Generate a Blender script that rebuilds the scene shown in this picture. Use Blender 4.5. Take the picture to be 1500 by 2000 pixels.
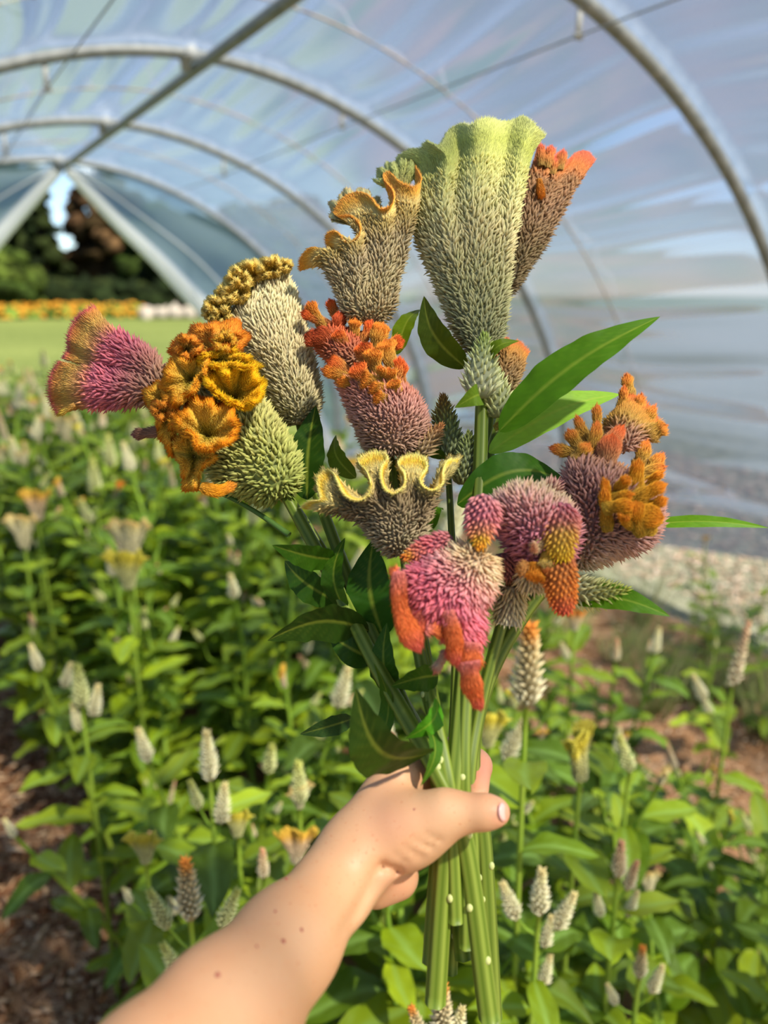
import bpy, math, random
import numpy as np
from mathutils import Vector, Matrix
rng = np.random.default_rng(7); random.seed(7)
for o in list(bpy.data.objects): bpy.data.objects.remove(o)
SC = bpy.context.scene; COL = SC.collection
# ------------------------------------------------------------------ camera, sky, sun, exposure
YAW, PIT, CAMH, F = .5543, .2825, 1.554, 1480.0
SY, CY, SP, CP = math.sin(YAW), math.cos(YAW), math.sin(PIT), math.cos(PIT)
RIGHT = np.array([CY, -SY, 0.]); FWD = np.array([SY*CP, CY*CP, -SP]); UP = np.array([SY*SP, CY*SP, CP]); CAM = np.array([0, 0, CAMH])
cd = bpy.data.cameras.new('camera'); cam = bpy.data.objects.new('camera', cd); COL.objects.link(cam); SC.camera = cam
cd.sensor_fit = 'VERTICAL'; cd.sensor_height = 36; cd.lens = 36*F/2000; cd.clip_start = .02; cd.clip_end = 500
cam.matrix_world = Matrix([[RIGHT[i], UP[i], -FWD[i], CAM[i]] for i in range(3)] + [[0, 0, 0, 1]])
cd.dof.use_dof = True; cd.dof.focus_distance = .575; cd.dof.aperture_fstop = cd.lens/7.5
SUND = np.array([.16, -.62, .80]); SUND /= np.linalg.norm(SUND)
w = bpy.data.worlds.new('sky'); SC.world = w; w.use_nodes = True
nt = w.node_tree; sk = nt.nodes.new('ShaderNodeTexSky'); sk.sky_type = 'NISHITA'; sk.sun_disc = False
sk.sun_elevation = math.asin(SUND[2]); sk.sun_rotation = math.atan2(SUND[0], SUND[1]); sk.air_density = .9; sk.dust_density = .1; sk.ozone_density = 3
nt.links.new(sk.outputs[0], nt.nodes['Background'].inputs[0]); nt.nodes['Background'].inputs[1].default_value = .18
sl = bpy.data.lights.new('sun', 'SUN'); so = bpy.data.objects.new('sun', sl); COL.objects.link(so)
sl.energy = 15.0; sl.angle = math.radians(2.0); sl.color = (1, .90, .74)
so.rotation_euler = Vector(SUND).to_track_quat('Z', 'Y').to_euler()
vs = SC.view_settings; vs.view_transform = 'Standard'; vs.look = 'None'; vs.gamma = 1; vs.exposure = .25; vs.use_curve_mapping = False

# ------------------------------------------------------------------ helpers
def c(h):
    v = np.array([int(h[i:i+2], 16) for i in (0, 2, 4)])/255.
    return np.where(v <= .04045, v/12.92, ((v+.055)/1.055)**2.4)
def P(x, y, z):
    x, y, z = np.broadcast_arrays(np.asarray(x, float), np.asarray(y, float), np.asarray(z, float))
    return CAM + z[..., None]*(FWD + ((x-750)/F)[..., None]*RIGHT - ((y-1000)/F)[..., None]*UP)
def onY(x, y, Y):
    d = FWD + (x-750)/F*RIGHT - (y-1000)/F*UP; return CAM + d*(Y/d[1])
def nrm(a): return a/np.maximum(np.linalg.norm(a, axis=-1, keepdims=True), 1e-12)
def crom(p, n, closed=False):
    p = np.asarray(p, float)
    if len(p) == 2: p = np.array([p[0], (p[0]+p[1])/2, p[1]])
    q = np.vstack([p[-1], p, p[0], p[1]]) if closed else np.vstack([2*p[0]-p[1], p, 2*p[-1]-p[-2]])
    t = np.linspace(0, 1, 16, endpoint=False)[:, None]; out = []
    for i in range(len(q)-3):
        a, b, cc, d = q[i:i+4]
        out.append(.5*((2*b)+(-a+cc)*t+(2*a-5*b+4*cc-d)*t**2+(-a+3*b-3*cc+d)*t**3))
    out = np.vstack(out+[q[-2][None]])
    s = np.r_[0, np.cumsum(np.linalg.norm(np.diff(out[:, :2] if out.shape[1] < 3 else out, axis=0), axis=1))]
    u = np.linspace(0, s[-1], n)
    return np.stack([np.interp(u, s, out[:, k]) for k in range(out.shape[1])], 1)
def ramp(t, stops):
    t = np.asarray(t); xs = [s[0] for s in stops]; cs = np.array([c(s[1]) if isinstance(s[1], str) else s[1] for s in stops])
    return np.stack([np.interp(t, xs, cs[:, k]) for k in range(3)], -1)
def link(o, parent=None):
    COL.objects.link(o)
    if parent is not None: o.parent = parent
    return o
def tag(o, label=None, cat=None, group=None, kind=None):
    for k, v in (('label', label), ('category', cat), ('group', group), ('kind', kind)):
        if v: o[k] = v
    return o
def empty(name, loc, label=None, cat=None, group=None):
    o = bpy.data.objects.new(name, None); o.empty_display_size = .02; o.location = Vector(loc); link(o); tag(o, label, cat, group); return o
class MB:
    def __init__(s): s.v = []; s.c = []; s.f3 = []; s.f4 = []; s.n = 0
    def add(s, v, f3=None, f4=None, col=(.5, .5, .5)):
        v = np.asarray(v, float).reshape(-1, 3); s.v.append(v); s.c.append(np.broadcast_to(np.asarray(col, float), (len(v), 3)))
        if f3 is not None and len(f3): s.f3.append(np.asarray(f3).reshape(-1, 3)+s.n)
        if f4 is not None and len(f4): s.f4.append(np.asarray(f4).reshape(-1, 4)+s.n)
        s.n += len(v); return s
    def grid(s, g, col, wu=False, wv=False):
        nu, nv = g.shape[:2]; idx = np.arange(nu*nv).reshape(nu, nv)
        a = np.vstack([idx, idx[:1]]) if wu else idx
        a = np.hstack([a, a[:, :1]]) if wv else a
        f = np.stack([a[:-1, :-1], a[1:, :-1], a[1:, 1:], a[:-1, 1:]], -1).reshape(-1, 4)
        return s.add(g.reshape(-1, 3), None, f, np.broadcast_to(np.asarray(col), g.shape).reshape(-1, 3))
    def mesh(s, name, mat, origin=(0, 0, 0), smooth=True):
        m = bpy.data.meshes.new(name); v = np.vstack(s.v)-np.asarray(origin); cc = np.vstack(s.c)
        f3 = np.vstack(s.f3) if s.f3 else np.zeros((0, 3), int); f4 = np.vstack(s.f4) if s.f4 else np.zeros((0, 4), int)
        m.vertices.add(len(v)); m.vertices.foreach_set('co', v.astype(np.float32).ravel())
        li = np.r_[f3.ravel(), f4.ravel()].astype(np.int32); m.loops.add(len(li)); m.loops.foreach_set('vertex_index', li)
        m.polygons.add(len(f3)+len(f4))
        m.polygons.foreach_set('loop_start', np.r_[np.arange(len(f3))*3, len(f3)*3+np.arange(len(f4))*4].astype(np.int32))
        if smooth: m.polygons.foreach_set('use_smooth', np.ones(len(f3)+len(f4), bool))
        ca = m.color_attributes.new('Col', 'FLOAT_COLOR', 'POINT')
        ca.data.foreach_set('color', np.hstack([cc, np.ones((len(cc), 1))]).astype(np.float32).ravel())
        m.update(calc_edges=True); m.validate(); m.materials.append(mat); return m
    def build(s, name, mat, parent=None, smooth=True, kind=None):
        org = np.array(parent.matrix_world.translation) if False else (WORG(parent) if parent is not None else (0, 0, 0))
        o = bpy.data.objects.new(name, s.mesh(name, mat, org, smooth)); link(o, parent); tag(o, kind=kind); return o
def WORG(o):
    t = np.zeros(3)
    while o is not None: t += np.array(o.location); o = o.parent
    return t
def frame(d):
    d = nrm(d); h = np.where(np.abs(d[..., 2:3]) < .9, np.array([0, 0, 1.]), np.array([1., 0, 0])); a = nrm(np.cross(d, h)); return d, a, np.cross(d, a)
def florets(mb, p, d, ln, wd, c0, c1, sides=4):
    n = len(p); d, a, b = frame(d); ln = np.broadcast_to(ln, n)[:, None]; wd = np.broadcast_to(wd, n)[:, None]
    vs_, cs_ = [], []
    for t, r in ((0, .34), (.36, .5)):
        for k in range(sides):
            an = 2*math.pi*(k+(.5 if t else 0))/sides
            vs_.append(p+d*ln*t+(a*math.cos(an)+b*math.sin(an))*wd*r); cs_.append(c0*(1-t)+c1*t)
    vs_.append(p+d*ln); cs_.append(c1)
    V = np.stack(vs_, 1); C = np.stack(cs_, 1); m = 2*sides+1; base = (np.arange(n)*m)[:, None, None]; k = np.arange(sides); k2 = (k+1) % sides
    f4 = np.stack([k, k2, sides+k2, sides+k], -1)[None]+base; f3 = np.stack([sides+k, sides+k2, np.full(sides, 2*sides)], -1)[None]+base
    mb.add(V.reshape(-1, 3), f3.reshape(-1, 3), f4.reshape(-1, 4), C.reshape(-1, 3))
def hairs(mb, p, d, ln, wd, c0, c1):
    n = len(p); d, a, b = frame(d); ln = np.broadcast_to(ln, n)[:, None]; wd = np.broadcast_to(wd, n)[:, None]
    V = np.stack([p+a*wd*.5, p-a*wd*.25+b*wd*.43, p-a*wd*.25-b*wd*.43, p+d*ln], 1); C = np.stack([c0, c0, c0, c1], 1); base = (np.arange(n)*4)[:, None, None]
    f3 = np.array([[0, 1, 3], [1, 2, 3], [2, 0, 3]])[None]+base
    mb.add(V.reshape(-1, 3), f3.reshape(-1, 3), None, C.reshape(-1, 3))
def tube(mb, pts, r, col=(.5, .5, .5), seg=8, flute=0, colfn=None, cap=True):
    pts = np.asarray(pts, float); n = len(pts); t = nrm(np.gradient(pts, axis=0)); r = np.broadcast_to(np.asarray(r, float), n)
    a = np.cross(t[0], [0, 0, 1.] if abs(t[0][2]) < .9 else [1., 0, 0]); A = []
    for i in range(n): a = a-t[i]*np.dot(a, t[i]); a = a/np.linalg.norm(a); A.append(a)
    A = np.array(A); B = np.cross(t, A); th = np.linspace(0, 2*math.pi, seg, endpoint=False)
    rr = r[:, None]*(1+flute*np.cos(th*6)[None])
    g = pts[:, None]+rr[..., None]*(A[:, None]*np.cos(th)[None, :, None]+B[:, None]*np.sin(th)[None, :, None])
    cl = np.broadcast_to(np.asarray(col), g.shape) if colfn is None else colfn(np.linspace(0, 1, n)[:, None]+0*th[None], th[None]+0*r[:, None])
    n0 = mb.n; mb.grid(g, cl, wv=True)
    if cap:
        for e, ii in ((0, 0), (n-1, 1)):
            i0 = mb.n; mb.add([pts[e]], col=cl[e, 0]); k = np.arange(seg); k2 = (k+1) % seg
            mb.f3.append(np.stack([n0+e*seg+k, n0+e*seg+k2, np.full(seg, i0)], -1))
# ------------------------------------------------------------------ materials
def mat(name, base=None, rough=.6, attr=True, transl=0, noise=None, bump=None, spec=.3, sss=0, vary=0):
    m = bpy.data.materials.new(name); m.use_nodes = True; t = m.node_tree; N = t.nodes; L = t.links; b = N['Principled BSDF']
    b.inputs['Roughness'].default_value = rough; b.inputs['Specular IOR Level'].default_value = spec
    col = None
    if attr:
        a = N.new('ShaderNodeAttribute'); a.attribute_name = 'Col'; col = a.outputs['Color']
    if noise:
        tc = N.new('ShaderNodeTexCoord'); prev = col
        for sc, stops in noise:
            nz = N.new('ShaderNodeTexNoise'); nz.inputs['Scale'].default_value = sc; nz.inputs['Detail'].default_value = 5; L.new(tc.outputs['Object'], nz.inputs['Vector'])
            r = N.new('ShaderNodeValToRGB'); L.new(nz.outputs['Fac'], r.inputs['Fac'])
            while len(r.color_ramp.elements) < len(stops): r.color_ramp.elements.new(.5)
            for e, (p, cc) in zip(r.color_ramp.elements, stops): e.position = p; e.color = (*c(cc), 1)
            if prev is None: prev = r.outputs['Color']
            else:
                mx = N.new('ShaderNodeMix'); mx.data_type = 'RGBA'; mx.blend_type = 'MULTIPLY'; mx.inputs[0].default_value = 1
                L.new(prev, mx.inputs[6]); L.new(r.outputs['Color'], mx.inputs[7]); prev = mx.outputs[2]
        col = prev
    if vary:
        oi = N.new('ShaderNodeObjectInfo'); hs = N.new('ShaderNodeHueSaturation'); mr = N.new('ShaderNodeMapRange')
        mr.inputs[3].default_value = 1-vary; mr.inputs[4].default_value = 1+vary; L.new(oi.outputs['Random'], mr.inputs[0]); L.new(mr.outputs[0], hs.inputs['Value']); L.new(col, hs.inputs['Color'])
        col = hs.outputs[0]
    if col is not None: L.new(col, b.inputs['Base Color'])
    else: b.inputs['Base Color'].default_value = (*c(base), 1)
    if sss:
        b.inputs['Subsurface Weight'].default_value = sss; b.inputs['Subsurface Radius'].default_value = (.008, .003, .0015); b.inputs['Subsurface Scale'].default_value = .6
    if bump:
        tc = N.new('ShaderNodeTexCoord'); nz = N.new('ShaderNodeTexNoise'); nz.inputs['Scale'].default_value = bump[0]; nz.inputs['Detail'].default_value = 4; L.new(tc.outputs['Object'], nz.inputs['Vector'])
        bp = N.new('ShaderNodeBump'); bp.inputs['Strength'].default_value = bump[1]; bp.inputs['Distance'].default_value = bump[2]; L.new(nz.outputs['Fac'], bp.inputs['Height']); L.new(bp.outputs[0], b.inputs['Normal'])
    if transl:
        tr = N.new('ShaderNodeBsdfTranslucent'); ms = N.new('ShaderNodeMixShader'); ms.inputs[0].default_value = transl
        if col is not None:
            g = N.new('ShaderNodeGamma'); g.inputs[1].default_value = .85; L.new(col, g.inputs[0]); L.new(g.outputs[0], tr.inputs[0])
        else: tr.inputs[0].default_value = (*c(base), 1)
        L.new(b.outputs[0], ms.inputs[1]); L.new(tr.outputs[0], ms.inputs[2]); L.new(ms.outputs[0], N['Material Output'].inputs['Surface'])
    return m
M_PETAL = mat('petal', rough=.65, transl=.22, spec=.2)
M_LEAF = mat('leaf', rough=.5, transl=.3, spec=.2)
M_FLEAF = mat('field_leaf', rough=.42, transl=.3, spec=.35, vary=.35)
M_STEM = mat('stem', rough=.45, transl=.08, spec=.3)
M_STEEL = mat('galvanised_steel', attr=False, noise=[(30, [(.3, '767b78'), (.7, '9a9d99')])], rough=.45, spec=.5)
M_WHITEP = mat('white_plastic', base='b4b6b2', attr=False, rough=.5)
M_ROPE = mat('tan_rope', attr=False, noise=[(400, [(.3, 'a08e7c'), (.7, 'c9b9a6')])], rough=.9)
M_WIRE = mat('wire', base='8a8e90', attr=False, rough=.5)
M_CHIP = mat('wood_chip', rough=.85, spec=.1)
M_SOIL = mat('mulch', attr=False, noise=[(9, [(.3, 'b0855e'), (.5, 'd0a278'), (.7, 'e2bc98')]), (160, [(.3, '8a7a70'), (.7, 'ffffff')])], rough=.9, spec=.1, bump=(120, .8, .01))
M_GRAVEL = mat('pale_chip_ground', attr=False, noise=[(8, [(.3, '687060'), (.6, '848a78')]), (110, [(.35, '9a8a80'), (.65, 'ffffff')])], rough=.9, spec=.1, bump=(90, .8, .01))
M_LAWN = mat('lawn', attr=False, noise=[(.12, [(.35, '5a6434'), (.65, '6e7642')]), (6, [(.3, 'b9c8a0'), (.7, 'ffffff')])], rough=.9, spec=.1)
M_BARK = mat('bark', attr=False, noise=[(3, [(.3, '5d4c40'), (.7, '8b7767')])], rough=.9)
M_CROWN = mat('tree_crown', rough=.9, spec=.05, noise=[(1.6, [(.35, '707070'), (.65, 'ffffff')])], transl=.1)
M_ROCK = mat('stone', attr=False, noise=[(3, [(.3, '6f6a62'), (.7, '8f887e')])], rough=.9)
M_SKIN = mat('skin', rough=.48, spec=.35, sss=.18, noise=[(16, [(.35, 'fff2ea'), (.65, 'ffffff')]), (420, [(.28, 'f1d3c2'), (.36, 'ffffff')])], bump=(700, .12, .001))
M_NAIL = mat('nail', base='e8b3a8', attr=False, rough=.25, spec=.5)
M_MOLE = mat('mole', base='96483f', attr=False, rough=.6)
def film(name, op, tint, white):
    m = bpy.data.materials.new(name); m.use_nodes = True; t = m.node_tree; N = t.nodes; L = t.links; N.remove(N['Principled BSDF'])
    tp = N.new('ShaderNodeBsdfTransparent'); tp.inputs[0].default_value = (*c(tint), 1)
    tl = N.new('ShaderNodeBsdfTranslucent'); tl.inputs[0].default_value = (*c(white), 1)
    df = N.new('ShaderNodeBsdfDiffuse'); df.inputs[0].default_value = (*c(white), 1)
    gl = N.new('ShaderNodeBsdfGlossy'); gl.inputs['Roughness'].default_value = .2; gl.inputs[0].default_value = (.9, .95, 1, 1)
    a = N.new('ShaderNodeMixShader'); a.inputs[0].default_value = .35; L.new(tl.outputs[0], a.inputs[1]); L.new(df.outputs[0], a.inputs[2])
    b = N.new('ShaderNodeMixShader'); b.inputs[0].default_value = op; L.new(tp.outputs[0], b.inputs[1]); L.new(a.outputs[0], b.inputs[2])
    lw = N.new('ShaderNodeLayerWeight'); lw.inputs[0].default_value = .25; mr = N.new('ShaderNodeMath'); mr.operation = 'MULTIPLY'; mr.inputs[1].default_value = .5; L.new(lw.outputs['Fresnel'], mr.inputs[0])
    e = N.new('ShaderNodeMixShader'); L.new(mr.outputs[0], e.inputs[0]); L.new(b.outputs[0], e.inputs[1]); L.new(gl.outputs[0], e.inputs[2])
    L.new(e.outputs[0], N['Material Output'].inputs['Surface']); return m
M_FILM = film('greenhouse_film', .64, 'ecf0f6', '71829f')
M_HEM = film('gathered_film', .95, 'f4f6fa', 'f0f2ee')
M_CURT = film('curtain_film', .8, 'eef3fa', '8fa6b4')

# ------------------------------------------------------------------ the setting: ground, tunnel, trees
CX, TOP, LEG, HN, HA, D2, SPC = 1.1276, 2.438, .52, 1.87, 2.13, 3.208, 1.44
HOOPS = [D2+SPC*k for k in (-4, -3, -2, -1, 0, 1, 2)]
def archpt(th, off=0.):          # th 0 = right foot top, pi = left
    cc, s = np.cos(th), np.sin(th)
    x = CX+(HA+off)*np.sign(cc)*np.abs(cc)**(2/HN); z = LEG+(TOP-LEG+off)*np.abs(s)**(2/HN); return x, z
def archline(off=0., n=120, foot=0.):
    th = np.linspace(0, math.pi, n); x, z = archpt(th, off)
    x = np.r_[np.full(6, CX+HA+off), x, np.full(6, CX-HA-off)]; z = np.r_[np.linspace(foot, LEG*.97, 6), z, np.linspace(LEG*.97, foot, 6)]; return x, z
def struct(name, mb, m, label=None):
    o = mb.build(name, m); tag(o, label, kind='structure'); return o
def plane(x0, x1, y0, y1, z): return MB().add([(x0, y0, z), (x1, y0, z), (x1, y1, z), (x0, y1, z)], None, [[0, 1, 2, 3]])
struct('lawn', plane(-150, 250, -100, 250, -.03), M_LAWN, 'wide green lawn beyond the open end of the tunnel')
struct('floor', plane(-1.3, 3.05, -4, 6.9, 0), M_SOIL, 'brown mulch floor of the tunnel')
struct('gravel_strip', MB().add([(3.05, -6, -.012), (60, -6, -.012), (60, 150, -.012), (56, 150, -.012), (4.4, 6.9, -.012), (3.05, 6.9, -.012)], [[0, 1, 4], [0, 4, 5], [1, 2, 4], [2, 3, 4]]), M_GRAVEL, 'pale chipped strip of ground along the raised tunnel side')
def chips(name, n, x0, x1, y0, y1, cols, z, label, sz):
    mb = MB(); p = np.stack([rng.uniform(x0, x1, n), rng.uniform(y0, y1, n), np.full(n, z)+rng.uniform(.002, .02, n)], 1)
    a = rng.uniform(0, 6.28, n); d = np.stack([np.cos(a), np.sin(a), rng.normal(0, .25, n)], 1); d = nrm(d)
    cc = np.array([c(k) for k in cols])[rng.integers(0, len(cols), n)]*rng.uniform(.7, 1.15, (n, 1))
    florets(mb, p, d, rng.uniform(.6, 1.6, n)*sz, rng.uniform(.14, .36, n)*sz, cc, cc, 3)
    o = mb.build(name, M_CHIP, smooth=False); tag(o, label, 'mulch', kind='stuff')
chips('mulch_chips', 14000, -.7, .5, .7, 4.6, ['d0a47c', 'a47450', 'e2c29c', '8a5c40', 'd8b28a'], 0, 'brown wood chips strewn on the path left of the bed', .042)
chips('straw_mulch', 9000, 1.5, 3.05, .4, 4.4, ['dab48c', 'c4966c', 'ecd0b0', 'ae8460'], 0, 'tan chips between the sparse plants near the tunnel side', .03)
chips('pale_chips', 12000, 3.32, 6.4, 1.0, 6.0, ['b8a698', 'a8927f', 'c8bcb0', '8f7a68', 'b09884'], -.01, 'pale chips lying outside the raised tunnel side', .045)
def sheet1d(s, seed, fr):
    r = np.random.default_rng(seed); k = r.normal(size=512); i = np.floor(s*fr).astype(int); t = s*fr-i; t = t*t*(3-2*t); return k[i % 512]*(1-t)+k[(i+1) % 512]*t
# film cover
NY, NS = 150, 460
ys = np.linspace(HOOPS[0]-.2, HOOPS[-1]+.02, NY)
ax, az = archline(.026, 200); sarc = np.r_[0, np.cumsum(np.hypot(np.diff(ax), np.diff(az)))]; TOTAL = sarc[-1]
G = np.zeros((NY, NS, 3)); u = np.linspace(0, 1, NS)
for j, Y in enumerate(ys):
    hb = float(np.clip(.31-.13*(Y-2.25), .015, .5)); s = hb+u*(TOTAL-.02-hb)
    x = np.interp(s, sarc, ax); z = np.interp(s, sarc, az)
    tx, tz = np.gradient(x), np.gradient(z); l = np.hypot(tx, tz); nx, nz = tz/l, -tx/l
    fr = ((Y-D2)/SPC) % 1; env = math.sin(math.pi*fr)**.7
    sw = s+.10*np.sin(1.3*Y+s*.8)*1.0+.05*(fr-.5)
    low = np.clip((1.5-s)/1.5, 0, 1)
    ph = int(math.floor((Y-D2)/SPC))
    dsp = env*((.011+.040*low)*sheet1d(sw*1.0, 23+ph, 7.5)+(.009+.010*low)*sheet1d(sw+.04*np.sin(3*Y), 51+ph, 18)) - .03*env
    dsp += .03*np.exp(-((s-hb-.2)/.035)**2)*(s < 1.2)-.025*np.exp(-((s-hb-.29)/.03)**2)*(s < 1.2)
    G[j, :, 0] = x+nx*dsp; G[j, :, 1] = Y; G[j, :, 2] = np.maximum(z+nz*dsp, .01)
struct('ceiling', MB().grid(G, (1, 1, 1)), M_FILM, 'wrinkled clear plastic film stretched over the tunnel hoops')
def inter(p, q, n=2): return np.linspace(p, q, n)
names = {3: 'nearest steel hoop arching over the right side of the tunnel', 4: 'second steel hoop, passing behind the tallest pale flower', 5: 'third steel hoop, second from the open end', 6: 'last steel hoop framing the open tunnel end'}
for k, Y in enumerate(HOOPS):
    if k < 1: continue
    x, z = archline(0, 140, -.05); hp = empty('tunnel_hoop', (CX, Y, 0), names.get(k, 'steel hoop overhead behind the viewer'), 'hoop', 'tunnel hoops')
    mb = MB(); tube(mb, np.stack([x, np.full_like(x, Y), z], 1), .0215, seg=12); mb.build('hoop_tube', M_STEEL, hp)
    mb = MB(); tube(mb, [(CX-.03, Y-.045, TOP-.005), (CX-.03, Y+.045, TOP-.005)], .027, seg=10); tube(mb, [(CX-.045, Y, TOP-.06), (CX-.045, Y, TOP+.01)], .02, seg=8); mb.build('cross_connector', M_WHITEP, hp)
mb = MB(); tube(mb, np.stack([np.full(30, CX), np.linspace(HOOPS[0], HOOPS[-1]+.06, 30), np.full(30, TOP-.046)], 1), .0215, seg=12)
tag(mb.build('ridge_pipe', M_STEEL), 'straight steel ridge pipe running under the tops of the hoops', 'pipe')
rl = ['thin tan rope over the film between the two nearest hoops', 'thin tan rope over the film between second and third hoops', 'thin tan rope over the film between third and last hoops']
for k in range(3):
    Y0 = HOOPS[3+k]; x, z = archline(-.012, 140, .1); f = np.linspace(0, 1, len(x)); yy = Y0+SPC*(.5+.1*np.sin(f*math.pi*2+k))
    mb = MB(); tube(mb, np.stack([x, yy, z], 1), .004, seg=6); tag(mb.build('hold_down_rope', M_ROPE), rl[k], 'rope', 'ropes over the film')
def strap_at(px, py, Y, label):
    p = onY(px, py, Y); x, z = archline(0, 300); 
    i = np.argmin(np.abs(x-p[0])+(z < p[2]-.2)*9+(z < 1)*9); tz = z[i]
    mb = MB(); w_ = .009; q = np.array([(p[0]-w_, Y-.003, p[2]-.01), (p[0]+w_, Y-.003, p[2]-.01), (p[0]+w_, Y-.003, tz), (p[0]-w_, Y-.003, tz)]); q2 = q+[0, .006, 0]
    mb.add(np.vstack([q, q2]), None, [[0, 1, 2, 3], [7, 6, 5, 4], [0, 4, 5, 1], [1, 5, 6, 2], [2, 6, 7, 3], [3, 7, 4, 0]]); tube(mb, [(p[0]-.014, Y, p[2]), (p[0]+.014, Y, p[2])], .007, seg=8)
    tag(mb.build('wire_strap', M_WHITEP, smooth=False), label, 'strap', 'white straps carrying the wires'); return p
wr = [strap_at(1130, 70, HOOPS[3], 'white strap hanging from the nearest hoop'), strap_at(668, 248, HOOPS[4], 'white strap hanging from the right side of the second hoop'), strap_at(438, 342, HOOPS[5], 'white strap hanging from the right side of the third hoop')]
wl = [strap_at(92, 172, HOOPS[4], 'white strap hanging from the left side of the second hoop'), strap_at(12, 300, HOOPS[5], 'white strap hanging from the left side of the third hoop')]
def wire(pts, label):
    pts = np.array(pts); d = (pts[-1]-pts[-2])/(pts[-1][1]-pts[-2][1]); e = (pts[1]-pts[0])/(pts[1][1]-pts[0][1])
    q = np.vstack([pts[0]+np.array([0, HOOPS[1]-pts[0][1], 0]), pts, pts[-1]+np.array([0, HOOPS[6]-pts[-1][1], 0])])
    mb = MB(); tube(mb, q, .0028, seg=6); tag(mb.build('support_wire', M_WIRE), label, 'wire', 'support wires')
wire(wr, 'thin wire running lengthwise under the right side of the film'); wire(wl, 'thin wire running lengthwise under the left side of the film')
# end curtains
YE = HOOPS[-1]+.03
for sgn, lab in ((1, 'clear plastic end curtain tied back to the right'), (-1, 'clear plastic end curtain tied back to the left')):
    cu = empty('end_curtain', (CX+sgn*1.2, YE, 0), lab, 'curtain', 'end curtains')
    th = np.linspace(math.pi/2, 0, 50); x, z = archpt(th, .02); x = np.r_[x, np.full(8, CX+HA+.02)]; z = np.r_[z, np.linspace(LEG, .05, 8)]
    f = np.linspace(0, 1, len(x)); ix = CX+.03+f*(HA-.05); iz = TOP-.06-f*(TOP-.3); iz = np.minimum(iz, z)
    g = np.zeros((len(x), 22, 3)); q = np.linspace(0, 1, 22)[None]
    g[..., 0] = x[:, None]*(1-q)+ix[:, None]*q; g[..., 2] = z[:, None]*(1-q)+iz[:, None]*q
    g[..., 1] = YE+.05*np.sin(q*9+f[:, None]*5)*q+.02*np.sin(f[:, None]*26+q*4)
    hem = np.stack([ix, YE+.05*np.sin(9+f*5)+.02*np.sin(f*26+4), iz], 1); hem2 = g[:, 13].copy()
    if sgn < 0:
        for a_ in (g, hem, hem2): a_[..., 0] = 2*CX-a_[..., 0]
    MB().grid(g, (1, 1, 1)).build('curtain_film', M_CURT, cu)
    mb = MB(); tube(mb, hem, np.linspace(.035, .13, len(hem)), seg=10); mb.build('gathered_hem', M_HEM, cu)
    mb = MB(); tube(mb, hem2, np.linspace(.008, .02, len(hem)), seg=6); mb.build('seam_fold', M_HEM, cu)
# trees beyond
def ico(sub):
    import bmesh
    bm = bmesh.new(); bmesh.ops.create_icosphere(bm, subdivisions=sub, radius=1); v = np.array([q.co[:] for q in bm.verts]); f = np.array([[q.index for q in fa.verts] for fa in bm.faces]); bm.free(); return v, f
IV, IF = ico(2)
def tree(loc, h, r, cols, label, conifer=False, trunk=.3):
    t = empty('tree', loc, label, 'tree', 'trees beyond the lawn'); loc = np.array(loc)
    mb = MB(); tube(mb, [loc, loc+[.1, 0, h*.5], loc+[0, .1, h*.93]], [h*.022, h*.016, h*.004]); mb.build('trunk', M_BARK, t)
    mb = MB(); n = 46
    for i in range(n):
        f = (i+.5)/n; zz = h*(trunk+(1-trunk)*f); rr = r*((1-f)**.8 if conifer else math.sin(math.pi*(.15+.8*f))**.7)
        a = i*2.4; q = math.sqrt(rng.uniform(.2, 1))*rr; s_ = r*(.34 if not conifer else .30)*(1.1-.5*f)*rng.uniform(.8, 1.3)
        v = IV*(1+.28*np.sin(IV[:, :1]*9+i)*np.cos(IV[:, 1:2]*8+2*i)+.15*rng.normal(size=(len(IV), 1)))*[1, 1, .75]*s_
        cc = c(cols[rng.integers(0, len(cols))])*rng.uniform(.65, 1.2)
        mb.add(v+loc+[q*math.cos(a), q*math.sin(a), zz-s_*.3], IF, None, cc)
    mb.build('crown', M_CROWN, t, smooth=False)
def az_pt(px, dist):
    a = YAW+math.atan((px-750)/F*CP); return np.array([math.sin(a)*dist, math.cos(a)*dist, -.03])
DG, BR, LG = ['1f2a14', '182210', '2a3418'], ['4a3826', '56432c', '3a2f1c'], ['3c4c1c', '4c5c24', '304018']
spec = [(-60, 62, 9, 3.2, DG, 0, 'dark green tree at the far left edge of the tree line'), (12, 55, 4.2, 2.1, LG, 0, 'small bright green tree at the left edge before the dark ones'), (48, 75, 12.5, 3.6, DG, 1, 'tall dark conifer left of the sky gap'), (92, 72, 11.5, 2.2, DG, 1, 'slender dark conifer just left of the sky gap'),
        (212, 74, 11.5, 3.3, BR, 0, 'tall russet brown tree right of the sky gap'), (262, 70, 9.5, 3.0, BR, 0, 'shorter brown tree beside the tall russet one'), (318, 68, 8.5, 3.4, LG, 0, 'rounded green tree right of the brown ones'), (372, 66, 7.5, 3.4, DG, 0, 'low dark green tree beside the curtain edge')]
for px, d, h, r, cc, con, lab in spec: tree(az_pt(px, d), h, r, cc, lab, bool(con), .22)
for i, px in enumerate((420, 500, 590)): tree(az_pt(px, 62+7*(i % 3)), 7+1.5*(i % 3), 4.6, [DG, LG, BR][i % 3] if i % 4 else DG, 'tree seen only as a blur through the tunnel film', False, .1)
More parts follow.
